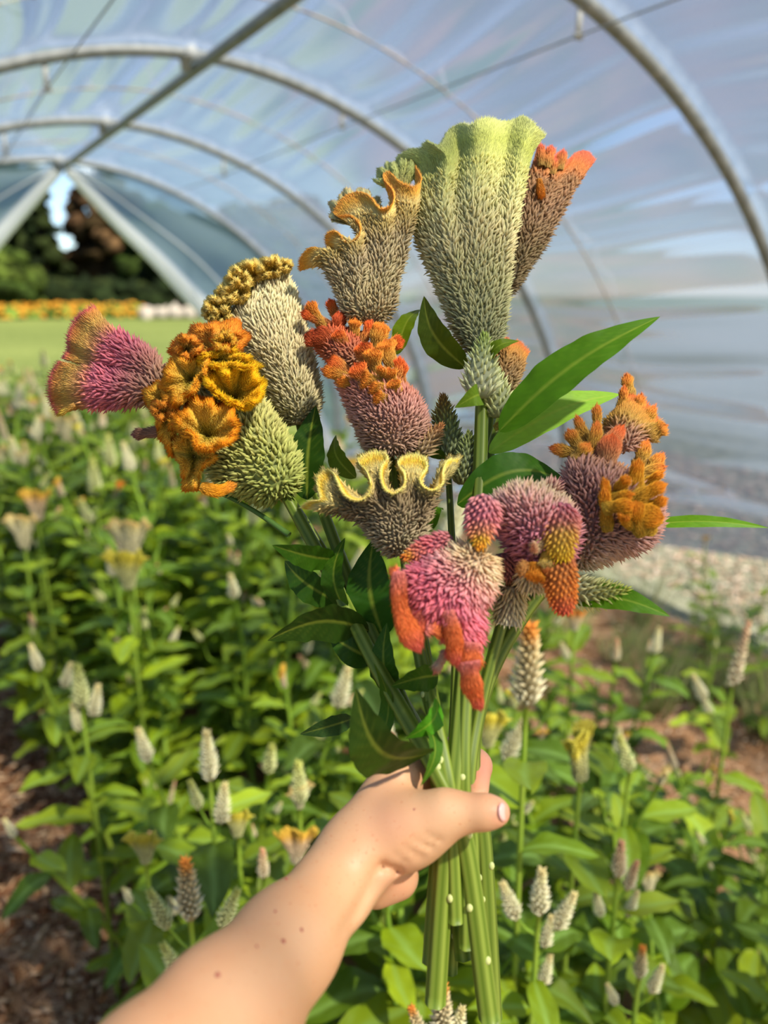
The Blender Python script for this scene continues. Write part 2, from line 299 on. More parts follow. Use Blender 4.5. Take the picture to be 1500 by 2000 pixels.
for i in range(16):
    p = az_pt(-20+i*27, 57+1.5*(i % 3)); b = empty('hedge_bush', p, 'dark green bush under the far trees', 'bush', 'bushes under the far trees'); mb = MB(); mb.add(IV*(1+.25*rng.normal(size=(len(IV), 1)))*[1.3, 1, 1.1]+p+[0, 0, .9], IF, None, c(DG[i % 3])*rng.uniform(.6, 1)); mb.add(IV*(1+.25*rng.normal(size=(len(IV), 1)))*[1., .9, .8]+p+[.8, 0, 1.7], IF, None, c(DG[(i+1) % 3])); mb.build('foliage', M_CROWN, b, smooth=False)
for i, px in enumerate((5, 40, 75, 112, 150, 176, 215, 255)):
    p = az_pt(px, 52+(i % 3)); b = empty('flowering_bush', p, 'low bush of orange flowers along the far lawn edge', 'bush', 'orange flowering bushes'); mb = MB(); n = 260
    q = nrm(rng.normal(size=(n, 3)))*[1.1, .7, .8]; q[:, 2] = np.abs(q[:, 2])
    florets(mb, p+q*.15, q, rng.uniform(.5, 1, n), .3, ramp(rng.random(n), [(0, '4d6a24'), (1, '7d9440')]), ramp(rng.random(n), [(0, '4d6a24'), (1, '7d9440')]), 3); mb.build('foliage', M_CROWN, b)
    mb = MB(); n = 45; q = nrm(rng.normal(size=(n, 3)))*[1.15, .75, .85]; q[:, 2] = np.abs(q[:, 2])+.1; cc = ramp(rng.random(n), [(0, '9c6414'), (1, 'b08424')]); florets(mb, p+q*.85, q, .25, .3, cc, cc, 5); mb.build('blossoms', M_PETAL, b, kind='stuff')
for i in range(9):
    p = az_pt(285+i*14, 50+(i % 2)*2); v = IV*(1+.18*rng.normal(size=(len(IV), 1)))*[.55, .45, .35 if i % 2 else .5]
    mb = MB(); mb.add(v+p+[0, 0, .28], IF); tag(mb.build('field_stone', M_ROCK, smooth=False), 'pale stone in the row along the far lawn edge', 'stone', 'stones at the lawn edge')
# ------------------------------------------------------------------ the bouquet: builders
R3 = lambda x, y: (60+x/2.5, 480+y/2.5)
R4 = lambda x, y: (560+x/2.344, 200+y/2.344)
R5 = lambda x, y: (580+x/3., 560+y/3.)
R6 = lambda x, y: (740+x/1.974, 700+y/1.974)
R7 = lambda x, y: (520+x/2.5, 1000+y/2.5)
ID = lambda x, y: (x, y)
def mp(R, pts): return [R(*p[:2])+tuple(p[2:]) for p in pts]
def surf_sample(G, spacing, vlo, vhi, wrap=True):
    """rows of points over a grid G[nphi,nv,3], evenly spaced along and around; returns p,n,tv,phi,v"""
    nphi, nv = G.shape[:2]
    gu = np.gradient(np.concatenate([G[-2:], G, G[:2]]) if wrap else G, axis=0); gu = gu[2:-2] if wrap else gu
    gv = np.gradient(G, axis=1); N = nrm(np.cross(gu, gv)); TV = nrm(gv)
    seg = np.linalg.norm(np.diff(G, axis=1), axis=2).mean(0); s = np.r_[0, np.cumsum(seg)]; vv = s/s[-1]
    rows = np.arange(vlo*s[-1], vhi*s[-1], spacing*.85); out = [[], [], [], [], []]
    for j, sv in enumerate(rows):
        fv = np.interp(sv, s, np.arange(nv)); i0 = min(int(fv), nv-2); t = fv-i0
        L = lambda A: A[:, i0]*(1-t)+A[:, i0+1]*t
        pr, nr, tr = L(G), L(N), L(TV)
        if wrap: pr, nr, tr = [np.vstack([a, a[:1]]) for a in (pr, nr, tr)]
        cl = np.r_[0, np.cumsum(np.linalg.norm(np.diff(pr, axis=0), axis=1))]; n = max(3, int(cl[-1]/spacing))
        q = ((np.arange(n)+.5*(j % 2)+rng.uniform(-.25, .25, n))/n % 1)*cl[-1]
        I = lambda A: np.stack([np.interp(q, cl, A[:, k]) for k in range(3)], 1)
        out[0].append(I(pr)); out[1].append(I(nr)); out[2].append(I(tr)); out[3].append(np.interp(q, cl, np.linspace(0, 1, len(cl)))); out[4].append(np.full(n, sv/s[-1]))
    return nrm_pack(out)
def nrm_pack(o): return np.vstack(o[0]), nrm(np.vstack(o[1])), nrm(np.vstack(o[2])), np.concatenate(o[3]), np.concatenate(o[4])
def outward(p, n, ctr):
    return n
CAMDIR = -FWD
def cover(head, G, cramp, sp, fl, crest=.8, hairlen=.0045, hsp=.0013, lift=.75, wrap=True, crestramp=None, tipl=1.18, name='florets', flip=1, vtop=None, jit=.24, hw=.0009, sat=.1):
    p, n, tv, ph, v = surf_sample(G, sp*.86, .01, vtop or crest+.06, wrap); n = n*flip; k = len(p)
    lf = (lift*(1.15-.55*v))[:, None]; d = nrm(n*lf*1.15+tv*(1-lf*.5)+rng.normal(0, jit, (k, 3)))
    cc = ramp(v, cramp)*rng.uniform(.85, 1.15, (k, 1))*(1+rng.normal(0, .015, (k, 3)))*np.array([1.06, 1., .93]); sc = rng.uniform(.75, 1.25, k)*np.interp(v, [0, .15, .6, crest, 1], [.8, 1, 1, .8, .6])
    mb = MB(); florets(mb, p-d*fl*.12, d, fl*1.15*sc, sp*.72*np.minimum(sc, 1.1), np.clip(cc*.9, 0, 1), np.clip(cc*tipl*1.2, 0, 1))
    mb.build(name, M_PETAL, head, kind='stuff')
    if crest < 1:
        p, n, tv, ph, v = surf_sample(G, hsp, crest-.1, 1.0, wrap); n = n*flip; k = len(p)
        d = nrm(n*.38+tv*1.0+rng.normal(0, .12, (k, 3))); t = (v-crest+.1)/(1.1-crest)
        cc = ramp(v, crestramp or cramp)*rng.uniform(.78, 1.22, (k, 1))
        mb = MB(); hairs(mb, p-d*.0005, d, hairlen*rng.uniform(.6, 1.2, k)*(1-.35*t), hw, np.clip(cc*1.05, 0, 1), np.clip(cc*1.35, 0, 1)); mb.build('crest_fringe', M_PETAL, head, kind='stuff')
def coons(Lp, Rp, Tp, z0, z1, th, k=4, nphi=120, nv=56, ruf=None, bulge=0.):
    """solid fan: outline in picture coordinates, own distance z0 (base) to z1 (rim), half thickness th(v)"""
    T = np.array([tuple(p)+(0,)*(3-len(p)) for p in Tp], float); T = crom(T*[1, 1, 1], 200) if len(T) > 2 else crom(T, 200)
    Lc, Rc = crom(np.vstack([np.array(Lp, float), T[0, :2]]), 80), crom(np.vstack([np.array(Rp, float), T[-1, :2]]), 80)
    Ts = T.copy(); kern = np.ones(61)/61
    Ts = np.stack([np.convolve(np.pad(T[:, i], 30, mode='reflect', reflect_type='odd'), kern, 'valid') for i in range(3)], 1)
    w_ = np.clip(np.minimum(np.arange(200), np.arange(200)[::-1])/30., 0, 1)[:, None]; Ts = T*(1-w_)+Ts*w_
    ph = np.linspace(0, 2*math.pi, nphi, endpoint=False); u = (1-np.cos(ph))/2; v = np.linspace(0, 1, nv)
    I = lambda A, x: np.stack([np.interp(x, np.linspace(0, 1, len(A)), A[:, i]) for i in range(A.shape[1])], -1)
    B0, B1 = Lc[0], Rc[0]; U, V = u[:, None, None], v[None, :, None]
    Tsu, Tu = I(Ts, u), I(T, u)
    S = (1-U)*I(Lc, v)[None]+U*I(Rc, v)[None]+(1-V)*(B0+(B1-B0)*U)+V*Tsu[:, None, :2]-((1-U)*(1-V)*B0+U*(1-V)*B1+(1-U)*V*T[0, :2]+U*V*T[-1, :2])
    S = S+(Tu-Tsu)[:, None, :2]*V**k
    dz = Tsu[:, None, 2]*v[None]**1.5+(Tu-Tsu)[:, None, 2]*v[None]**k
    if ruf: dz = dz+ruf[0]*np.sin(ruf[1]*2*math.pi*u[:, None]+ruf[2])*v[None]**3
    Z = z0+(z1-z0)*v[None]+dz-np.sin(ph)[:, None]*th(v)[None]-bulge*np.sin(np.pi*v)[None]
    return P(S[..., 0], S[..., 1], Z)
def headmesh(parent, G, cramp, name='flower_head', wrap=True, label=None):
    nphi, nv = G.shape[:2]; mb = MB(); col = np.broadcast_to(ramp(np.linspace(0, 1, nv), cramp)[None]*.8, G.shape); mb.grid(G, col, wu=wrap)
    if wrap:
        i = np.arange(1, nphi//2); a = (i)*nv+nv-1; b_ = ((nphi-i) % nphi)*nv+nv-1; mb.f4.append(np.stack([a[:-1], a[1:], b_[1:], b_[:-1]], -1))
    o = mb.build(name, M_PETAL, parent)
    if label: o['label'] = label
    return o
def fan(parent, L, R, T, z0, z1, th, cr, sp=.0033, fl=.0055, crest=.8, label=None, **kw):
    kc = {k: kw.pop(k) for k in ('k', 'ruf', 'bulge', 'nphi', 'nv') if k in kw}
    thf = (lambda v: np.interp(v, [0, .12, .5, .85, .95, 1], th)) if len(th) == 6 else (lambda v: np.interp(v, np.linspace(0, 1, len(th)), th))
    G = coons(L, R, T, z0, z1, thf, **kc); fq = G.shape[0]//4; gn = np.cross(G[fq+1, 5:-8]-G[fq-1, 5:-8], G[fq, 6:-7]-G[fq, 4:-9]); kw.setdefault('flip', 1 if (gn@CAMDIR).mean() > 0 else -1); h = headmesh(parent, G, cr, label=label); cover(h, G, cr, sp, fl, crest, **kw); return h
def finger(parent, p0, p1, w0, w1, cr, flat=.55, z0=.55, z1=None, n=14, hair=.0042, name='crest_lobe', bend=(0, 0), florety=False, hn=None, cap=.82):
    """one blunt crest lobe from p0 to p1 (picture points), widths in picture pixels"""
    z1 = z0 if z1 is None else z1; A, B = P(*p0, z0), P(*p1, z1); mid = (A+B)/2+(RIGHT*bend[0]-UP*bend[1])*z0/F
    ax = crom(np.array([A, mid, B]), n); t = np.linspace(0, 1, n); d = nrm(np.gradient(ax, axis=0)); s = nrm(np.cross(d, CAMDIR)); q = np.cross(s, d)
    ang = rng.uniform(-.6, .6); s, q = s*math.cos(ang)+q*math.sin(ang), q*math.cos(ang)-s*math.sin(ang)
    wd = (w0+(w1-w0)*t)*.5*z0/F*(1+.13*np.sin(t*rng.uniform(7, 12)+rng.uniform(0, 6))); wd = wd*np.where(t > cap, np.sqrt(np.clip(1-((t-cap)/(1-cap))**2, .03, 1)), 1)
    th = np.linspace(0, 2*math.pi, 14, endpoint=False); G = ax[None]+np.cos(th)[:, None, None]*(s*wd[:, None])[None]+np.sin(th)[:, None, None]*(q*wd[:, None]*flat)[None]
    G = G*1.0; h = headmesh(parent, G, cr, name=name)
    pts, nn, tv, ph, v = surf_sample(G, .0011 if not florety else .0026, 0, 1); ctr = np.stack([np.interp(v, t, ax[:, i]) for i in range(3)], 1)
    sg = np.sign(np.sum(nn*(pts-ctr), 1))[:, None]; nn = nn*sg; k = len(pts); cc = ramp(v, cr)*rng.uniform(.8, 1.2, (k, 1)); mb = MB()
    if florety: florets(mb, pts, nrm(nn*.6+tv*.8+rng.normal(0, .15, (k, 3))), .0045, .0022, np.clip(cc*.75, 0, 1), np.clip(cc*1.15, 0, 1))
    else: hairs(mb, pts, nrm(nn*.45+tv+rng.normal(0, .12, (k, 3))), hair*rng.uniform(.6, 1.1, k), .0008, np.clip(cc*1.05, 0, 1), np.clip(cc*1.3, 0, 1))
    mb.build('florets' if florety else 'crest_fringe', M_PETAL, h, kind='stuff'); return h
def lobe(parent, ctr, rim, z, cr, dzc=.012, closed=True, lip=.004, hair=.0042, name='crest_lobe', k=1.0, nu=110, nv=26):
    """ruffled cup: from a deep centre out to a curled rim; rim points (x,y,dz)"""
    rm = np.array([tuple(p)+(0.,)*(3-len(p)) for p in rim]); rm = crom(rm, nu+1 if closed else nu, closed); rm = rm[:-1] if closed else rm
    v = np.linspace(.02, 1, nv); cx_, cy_ = ctr; u = np.linspace(0, 2*math.pi, len(rm), endpoint=False)[:, None]; V = v[None]
    fl_ = 1+.085*np.sin(u*5+cx_)*V+.05*np.sin(u*9+cy_)*V+.012*np.sin(u*23)*V
    X = cx_+(rm[:, :1]-cx_)*V*fl_; Y = cy_+(rm[:, 1:2]-cy_)*V*fl_
    Z = z+rm[:, 2:3]*V**k+dzc*1.5*(1-V)**1.2+lip*2.2*np.clip((V-.78)/.22, 0, 1)**2+(.006*np.sin(u*5+cx_+1)+.003*np.sin(u*11+cy_))*V**1.5
    G = P(X, Y, Z); h = None; mb = MB(); col = np.broadcast_to(ramp(v, cr)[None]*.7, G.shape)
    mb.grid(G, col, wu=closed); Nn = nrm(np.cross(np.gradient(G, axis=0), np.gradient(G, axis=1))); sg = np.sign((Nn@CAMDIR).mean()); Nn = Nn*sg; mb.grid(G-Nn*.0018, col, wu=closed); h = mb.build(name, M_PETAL, parent)
    mb = MB()
    for side in (1, -1):
        p, n, tv, ph, vv = surf_sample(G-(Nn*.0018 if side < 0 else 0), .00135, 0, 1, closed); n = n*sg*side; kk = len(p)
        d = nrm(n*.45+tv*1.0+rng.normal(0, .14, (kk, 3))); cc = ramp(vv, cr)*rng.uniform(.75, 1.2, (kk, 1)); hairs(mb, p, d, hair*rng.uniform(.6, 1.15, kk), .0009, np.clip(cc*1.0, 0, 1), np.clip(cc*1.35, 0, 1))
    mb.build('crest_fringe', M_PETAL, h, kind='stuff'); return h
def spike(parent, p0, p1, r, cr, z0=.55, z1=None, n=150, fl=.007, fw=.0026, name='side_spike', prof=None, bend=(0, 0), label=None, up=.75):
    z1 = z0 if z1 is None else z1; A, B = P(*p0, z0), P(*p1, z1); ax = crom(np.array([A, (A+B)/2+(RIGHT*bend[0]-UP*bend[1])*z0/F, B]), 24); R_ = r*z0/F
    prof = prof or [(0, .35), (.12, .62), (.35, .6), (.7, .38), (1, .06)]
    t = (np.arange(n)+.5)/n; rr = R_*np.interp(t, [q[0] for q in prof], [q[1] for q in prof]); th = np.arange(n)*2.399963
    dd = nrm(np.gradient(ax, axis=0)); I = lambda A_: np.stack([np.interp(t, np.linspace(0, 1, 24), A_[:, i]) for i in range(3)], 1)
    p, d = I(ax), nrm(I(dd)); _, a, b = frame(d); out = a*np.cos(th)[:, None]+b*np.sin(th)[:, None]
    cc = ramp(t, cr)*rng.uniform(.85, 1.12, (n, 1)); mb = MB(); tube(mb, ax, R_*np.interp(np.linspace(0, 1, 24), [q[0] for q in prof], [q[1]*.8 for q in prof]), colfn=lambda T_, H_: ramp(T_, cr)*.6); h = mb.build(name, M_PETAL, parent)
    if label: h['label'] = label
    mb = MB(); f = np.interp(t, [0, .6, 1], [1, .8, .45]); ou = up*np.interp(t, [0, .8, 1], [1, .7, .2])[:, None]
    florets(mb, p+out*rr[:, None]*.75, nrm(out*ou+d*.7+rng.normal(0, .1, (n, 3))), fl*f*rng.uniform(.8, 1.2, n), fw*f, np.clip(cc*np.array([.95, .92, .78]), 0, 1), np.clip(cc*np.array([1.4, 1.36, 1.15]), 0, 1), 5); mb.build('florets', M_PETAL, h, kind='stuff'); return h
GD, GM, GL = '38520e', '567a14', '7c9c34'
def leaf(parent, b, t, w_, z0, z1=None, roll=0, bow=0, arch=.012, col=GM, fold=.18, name='leaf', peak=.6, curl=0, nt_=44, ns=15):
    z1 = z0 if z1 is None else z1; A, B = P(*b, z0), P(*t, z1); v = B-A; L_ = np.linalg.norm(v); d = v/L_; s = nrm(np.cross(d, CAMDIR)); q = nrm(np.cross(s, d)); r = math.radians(roll)
    s, q = s*math.cos(r)+q*math.sin(r), q*math.cos(r)-s*math.sin(r)
    T = np.linspace(0, 1, nt_)[:, None]; S = np.linspace(-1, 1, ns)[None]; wt = T**peak*(1-T)**.95; wt = wt/wt.max()*w_*.5*(z0+z1)/2/F+.0008*(1-T)
    up_ = nrm(UP-d*np.dot(UP, d))
    wob = .05*np.sin(T*23+S)*S**2+.03*np.sin(T*41)*S**2
    vein = np.sin((T*11-np.abs(S)*1.6)*2*math.pi)
    G = A+(T*L_)[..., None]*d+(S*wt)[..., None]*s+(np.abs(S)*fold*wt+arch*np.sin(np.pi*T)+curl*T**2*.03+wob*wt*1.2+.012*wt*vein*(np.abs(S) > .05))[..., None]*q+(bow*np.sin(np.pi*T)*z0/F)[..., None]*up_
    c0 = c(col); mr = np.exp(-(S/.06)**2)+.28*np.clip((vein-.8)/.2, 0, 1)*(1-np.abs(S))
    C = (c0*rng.uniform(.9, 1.1))[None, None]*(1-.8*mr[..., None])+.8*mr[..., None]*(c0*.65+c('a9c86a')*.35)
    mb = MB(); mb.grid(G, C*np.array([1.45, 1.1, .5])*(.92+.16*rng.random((nt_, ns, 1)))); o = mb.build(name, M_LEAF, parent); return o
def stem(parent, pts, r=.0045, c0='566e1a', c1='84963a', nubs=4):
    w3 = crom(np.array([P(*p) for p in pts]), 60); mb = MB(); a, b = c(c0), c(c1)
    tube(mb, w3, np.linspace(r*.8, r*1.12, 60), seg=24, flute=.055, colfn=lambda T, H: (a+(b-a)*(.5+.5*np.cos(H*6))[..., None])*(.85+.3*T[..., None]))
    for i in range(nubs):
        k = rng.integers(28, 58); dr = nrm(CAMDIR*rng.uniform(.2, 1)+RIGHT*rng.uniform(-1, 1)); mb.add(IV*[.0022, .0022, .003]+w3[k]+dr*r*1.0, IF, None, c('d3dd8f'))
    return mb.build('stem', M_STEM, parent)
def cut(label, z=.49, at=(880, 1560)):
    return empty('cut_celosia', P(*at, z), label, 'flower', 'cut celosia stems held in the hand')
GRIP = iter([(888, .485), (866, .497), (896, .510), (852, .497), (858, .482), (862, .513), (874, .482), (880, .500), (905, .484), (915, .497), (922, .508), (900, .522), (884, .522)])
def tail(g, ty, tx, tz=.0): return [(g[0]+1, 1520, g[1]), ((g[0]+tx)/2+2, 1650, g[1]), (tx, ty, g[1]+tz)]
# ------------------------------------------------------------------ the bouquet: flowers
# 1 tall pale green comb
s = cut('tallest pale green fan shaped celosia with a wavy lime crest'); g = next(GRIP)
stem(s, [(945, 690, .585), (941, 800, .575), (935, 960, .555), (915, 1200, .525)]+tail(g, 1960, 850), .0058)
CR1 = [(0, '8d9470'), (.3, 'a5a67c'), (.5, 'bdb88c'), (.65, 'c6c690'), (.8, 'c9cc80'), (.9, 'c9cf70'), (1, 'd8dd8c')]
fan(s, mp(R4, [(845, 1150), (800, 1090), (760, 1000), (720, 900), (680, 800), (625, 680), (582, 560), (590, 450), (585, 350)]), mp(R4, [(950, 1150), (975, 1090), (990, 1000), (1003, 880), (1012, 780), (1020, 700), (1048, 560), (1064, 460), (1085, 380), (1110, 280), (1135, 215)]),
    mp(R4, [(480, 330, .012), (500, 262, .016), (560, 215, .014), (610, 212, .004), (640, 178, -.006), (680, 200, -.012), (712, 192, .0), (740, 128, .014), (795, 98, .012), (840, 108, -.004), (880, 78, -.012), (930, 72, -.008), (990, 88, .010), (1040, 78, .014), (1078, 62, .004), (1130, 95, -.010), (1185, 150, -.004)]),
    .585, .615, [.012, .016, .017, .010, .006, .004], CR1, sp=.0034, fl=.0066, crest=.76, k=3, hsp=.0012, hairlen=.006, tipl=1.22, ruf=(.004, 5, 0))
spike(s, R4(882, 1350), R4(905, 1062), 62, [(0, 'cfd2b0'), (.5, 'c9d0a0'), (1, '9fb558')], .555, n=130, fl=.0085)
spike(s, R4(975, 1440), R4(945, 1190), 48, [(0, 'c9d09a'), (.6, 'd5dca8'), (1, 'b5c070')], .575, n=120)
leaf(s, R4(822, 1215), R4(628, 886), 62, .57, .575, roll=35, bow=-8, col=GD)
leaf(s, R4(925, 1180), R4(1064, 1092), 26, .56, .55, roll=30, bow=-6, col=GM)
leaf(s, R4(880, 1352), R4(768, 1398), 40, .552, .54, roll=10, bow=8, col='5c8a2c')
leaf(s, (975, 842), (1290, 618), 84, .56, .53, roll=25, bow=10, col='437b14', arch=.01)
leaf(s, (955, 884), (1212, 770), 62, .575, .60, roll=20, bow=10, col='74b04c')
# 2 tan comb with orange frill
s = cut('tan celosia comb with a folded orange frill left of the tallest one'); g = next(GRIP)
stem(s, [(732, 640, .60), (750, 820, .585), (790, 1050, .56), (835, 1300, .525)]+tail(g, 1880, 838), .004)
CR2 = [(0, '9a8a66'), (.3, 'aaa07e'), (.6, '9d9274'), (.78, 'a8965c'), (.86, 'dcc884'), (.94, 'f0b850'), (1, 'f4a648')]
fan(s, mp(R4, [(330, 1010), (265, 960), (240, 880), (200, 800), (150, 750)]), mp(R4, [(440, 1010), (490, 930), (500, 820), (530, 700), (555, 560), (585, 430)]),
    mp(R4, [(60, 770, -.004), (62, 715, -.010), (110, 665, -.012), (170, 680, -.004), (208, 700, .004), (185, 655, -.006), (180, 605, -.012), (225, 590, -.014), (275, 640, -.012), (325, 615, -.012), (335, 560, -.004), (285, 515, .006), (215, 515, .014), (250, 440, .014), (320, 410, .010), (380, 430, -.002), (430, 488, -.012), (485, 460, -.014), (485, 400, -.006), (440, 345, .006), (465, 315, .006), (520, 365, -.006), (590, 385, -.012), (615, 345, -.006), (590, 292, .006)]),
    .60, .60, [.008, .013, .014, .008, .005, .0055], CR2, sp=.003, fl=.0056, crest=.80, k=4, nphi=240, hsp=.00105, hairlen=.005, hw=.0008)
# cream backs of the frill
lobe(s, R4(330, 560), mp(R4, [(190, 530, .006), (230, 440, .01), (310, 402, .012), (390, 425, .008), (430, 480, .002), (420, 560, 0)]), .612, [(0, 'a59860'), (.6, 'd2c88c'), (.9, 'e3d9a0'), (1, 'edb860')], dzc=.004, closed=False)
lobe(s, R4(520, 420), mp(R4, [(405, 360, .006), (430, 310, .01), (500, 270, .012), (570, 240, .012), (600, 300, .006)]), .612, [(0, 'a59860'), (.6, 'c6cc7c'), (1, 'd8dc90')], dzc=.004, closed=False)
# 3 brown comb with salmon tips behind
s = cut('brown celosia with salmon pink tips behind the tallest pale comb'); g = next(GRIP)
stem(s, [(992, 560, .645), (965, 760, .63), (945, 1000, .595), (915, 1250, .545)]+tail(g, 1900, 880), .004)
CR3 = [(0, '6b6148'), (.3, '7d7054'), (.6, '957a60'), (.8, 'a88360'), (.9, 'd98a4c'), (1, 'ea7a5c')]
fan(s, mp(R4, [(985, 900), (1015, 780), (1030, 640), (1062, 500), (1090, 400), (1120, 330)]), mp(R4, [(1030, 880), (1100, 760), (1150, 690), (1200, 610), (1240, 530), (1290, 440), (1340, 360)]), mp(R4, [(1148, 250, 0), (1150, 205, .004), (1185, 225, -.006), (1205, 205, .004), (1220, 250, -.008), (1255, 225, .004), (1285, 262, -.008), (1330, 228, .004), (1375, 222, .002), (1415, 262, -.006)]),
    .645, .65, [.007, .012, .013, .009, .005, .003], CR3, sp=.003, fl=.0056, crest=.8)
finger(s, R4(1155, 350), R4(1168, 435), 10, 16, [(0, 'e09a40'), (1, 'ea8a2c')], z0=.632)
for a, b, w_ in (((1165, 290), (1163, 198), 16), ((1195, 300), (1210, 208), 18), ((1250, 310), (1265, 225), 18), ((1215, 330), (1230, 262), 14)): finger(s, R4(*a), R4(*b), w_*.7, w_, [(0, 'b3904c'), (.6, 'e0884c'), (1, 'ee6f60')], z0=.638)
# 4 cream club with yellow knobs
s = cut('cream club shaped celosia with yellow knobbly crest at the left back'); g = next(GRIP)
stem(s, [(585, 815, .615), (615, 950, .60), (690, 1150, .57), (785, 1370, .525)]+tail(g, 1870, 905), .0052)
CR4 = [(0, '8f8a68'), (.25, 'b3ad88'), (.5, 'c3ba92'), (.8, 'd2caa2'), (1, 'd8cc9a')]
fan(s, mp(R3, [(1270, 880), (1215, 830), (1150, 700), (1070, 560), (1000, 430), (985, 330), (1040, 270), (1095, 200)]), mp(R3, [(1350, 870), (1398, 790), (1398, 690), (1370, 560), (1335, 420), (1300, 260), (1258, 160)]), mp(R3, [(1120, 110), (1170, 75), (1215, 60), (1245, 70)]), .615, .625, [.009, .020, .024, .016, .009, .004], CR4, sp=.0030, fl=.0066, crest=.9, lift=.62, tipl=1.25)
YC = [(0, 'c4a84c'), (.5, 'e6bc4c'), (1, 'f6dc8c')]
for x, y, r in ((905, 290, 62), (880, 330, 40), (960, 235, 58), (1010, 215, 72), (1010, 155, 58), (1075, 125, 72), (1170, 105, 66), (930, 340, 50), (1235, 95, 34)):
    rim = [(x+r*math.cos(a)*rng.uniform(.8, 1.15), y+r*.8*math.sin(a)*rng.uniform(.8, 1.15), rng.uniform(-.004, .004)) for a in np.linspace(0, 6.28, 11)[:-1]]
    lobe(s, R3(x+r*.25, y+r*.35), mp(R3, rim), .598+rng.uniform(0, .008), YC, dzc=.012, nu=50, nv=12)
# 5 orange brain
s = cut('big crumpled orange crest with pale green florets at the left'); g = next(GRIP)
stem(s, [(555, 960, .575), (640, 1115, .56), (735, 1300, .525)]+tail(g, 1990, 955), .0058)
CR5 = [(0, '8f9c50'), (.4, 'a3a862'), (.8, 'bcb878'), (1, 'c4bc84')]
fan(s, mp(R3, [(1180, 1260), (1050, 1215), (950, 1180), (880, 1090), (800, 960)]), mp(R3, [(1290, 1200), (1300, 1060), (1230, 930), (1150, 800), (1100, 700)]), mp(R3, [(720, 800), (800, 650), (900, 560), (1010, 560), (1080, 640)]), .575, .592, [.012, .026, .026, .008, .004, .003], CR5, sp=.0044, fl=.0078, crest=1.0, lift=.95, jit=.28, tipl=1.3)
OR = [(0, '6e5e18'), (.22, 'b09c38'), (.45, 'e4be50'), (.72, 'f2b840'), (.88, 'f69818'), (1, 'f68c10')]
OY = [(0, '6e5c10'), (.3, 'b09830'), (.55, 'ecb828'), (.85, 'fcb810'), (1, 'ffc020')]
OB = [(0, '93803c'), (.35, 'dcb458'), (.7, 'ee9c34'), (1, 'ee7c14')]
lobe(s, R3(862, 935), mp(R3, [(700, 850, -.002), (745, 775, .002), (810, 742, .005), (870, 738, .006), (925, 765, .004), (975, 795, 0), (1022, 855, -.006), (1000, 925, -.012), (930, 985, -.016), (870, 1000, -.016), (810, 985, -.012), (775, 925, -.006), (725, 905, -.004)]), .531, OR, dzc=.020)
lobe(s, R3(992, 750), mp(R3, [(835, 640, -.002), (880, 600, .003), (940, 610, -.003), (975, 580, .002), (1040, 570, .006), (1105, 595, .006), (1138, 650, .002), (1128, 730, -.004), (1080, 795, -.008), (1010, 780, -.004), (930, 740, -.006), (870, 690, -.006)]), .537, OY, dzc=.022)
lobe(s, R3(790, 660), mp(R3, [(655, 590, .002), (700, 555, .008), (770, 540, .010), (850, 548, .006), (872, 600, -.002), (820, 660, -.006), (800, 710, -.010), (745, 750, -.010), (705, 790, -.008), (668, 720, -.004), (648, 650, -.002)]), .541, OR, dzc=.018)
lobe(s, R3(890, 520), mp(R3, [(690, 520, 0), (705, 460, .004), (765, 425, .008), (830, 388, .010), (900, 368, .012), (980, 372, .010), (1060, 412, .006), (1070, 450, 0), (1020, 500, -.008), (960, 490, -.010), (880, 520, -.010), (800, 545, -.006)]), .560, OB, dzc=.016)
lobe(s, R3(905, 560), mp(R3, [(815, 570, 0), (830, 535, .004), (900, 525, -.002), (960, 500, .004), (1010, 485, .002), (1015, 530, -.006), (1090, 545, -.004), (1110, 590, -.006), (1000, 590, -.010), (920, 595, -.010)]), .545, OY, dzc=.010)
lobe(s, R3(690, 780), mp(R3, [(552, 720, .002), (570, 680, .004), (620, 668, .004), (650, 700, 0), (672, 780, -.006), (700, 830, -.008), (690, 900, -.006), (690, 1000, -.004), (650, 985, 0), (625, 920, .002), (620, 850, 0), (585, 790, .002)]), .552, OR, dzc=.012)
lobe(s, R3(800, 1030), mp(R3, [(690, 960, .002), (760, 900, -.002), (850, 1010, -.006), (900, 1040, -.004), (830, 1100, -.004), (815, 1165, -.004), (790, 1212, -.002), (748, 1195, 0), (745, 1110, -.002), (715, 1050, 0)]), .545, OR, dzc=.012)
for x, y, r_, zz in ((945, 470, 62, .545), (650, 800, 60, .541), (770, 490, 70, .548)):
    rim = [(x+r_*math.cos(a)*rng.uniform(.7, 1.3), y+r_*.75*math.sin(a)*rng.uniform(.6, 1.3), rng.uniform(-.007, .007)) for a in np.linspace(0, 6.28, 10)[:-1]]
    lobe(s, R3(x+rng.uniform(-15, 15), y+r_*.3), mp(R3, rim), zz, (OR, OY, OB)[int(x) % 3], dzc=.014, nu=70, nv=16)
finger(s, R3(830, 1175), R3(990, 1170), 20, 22, [(0, 'c9902c'), (.5, 'eaa020'), (1, 'd98a30')], z0=.54, bend=(0, 10))
finger(s, R3(640, 905), R3(503, 922), 18, 20, [(0, 'a87c62'), (.8, '8f6650'), (1, 'b5656c')], z0=.57)
for a, b in (((980, 960), (1010, 945)),): pass
# thin petiole beside it
mb = MB(); tube(mb, crom(np.array([P(392, 952, .58), P(440, 968, .575), P(500, 1000, .57), P(565, 1045, .56)]), 20), np.linspace(.0012, .0024, 20), col=c('4a6a2c')); mb.build('petiole', M_STEM, s)
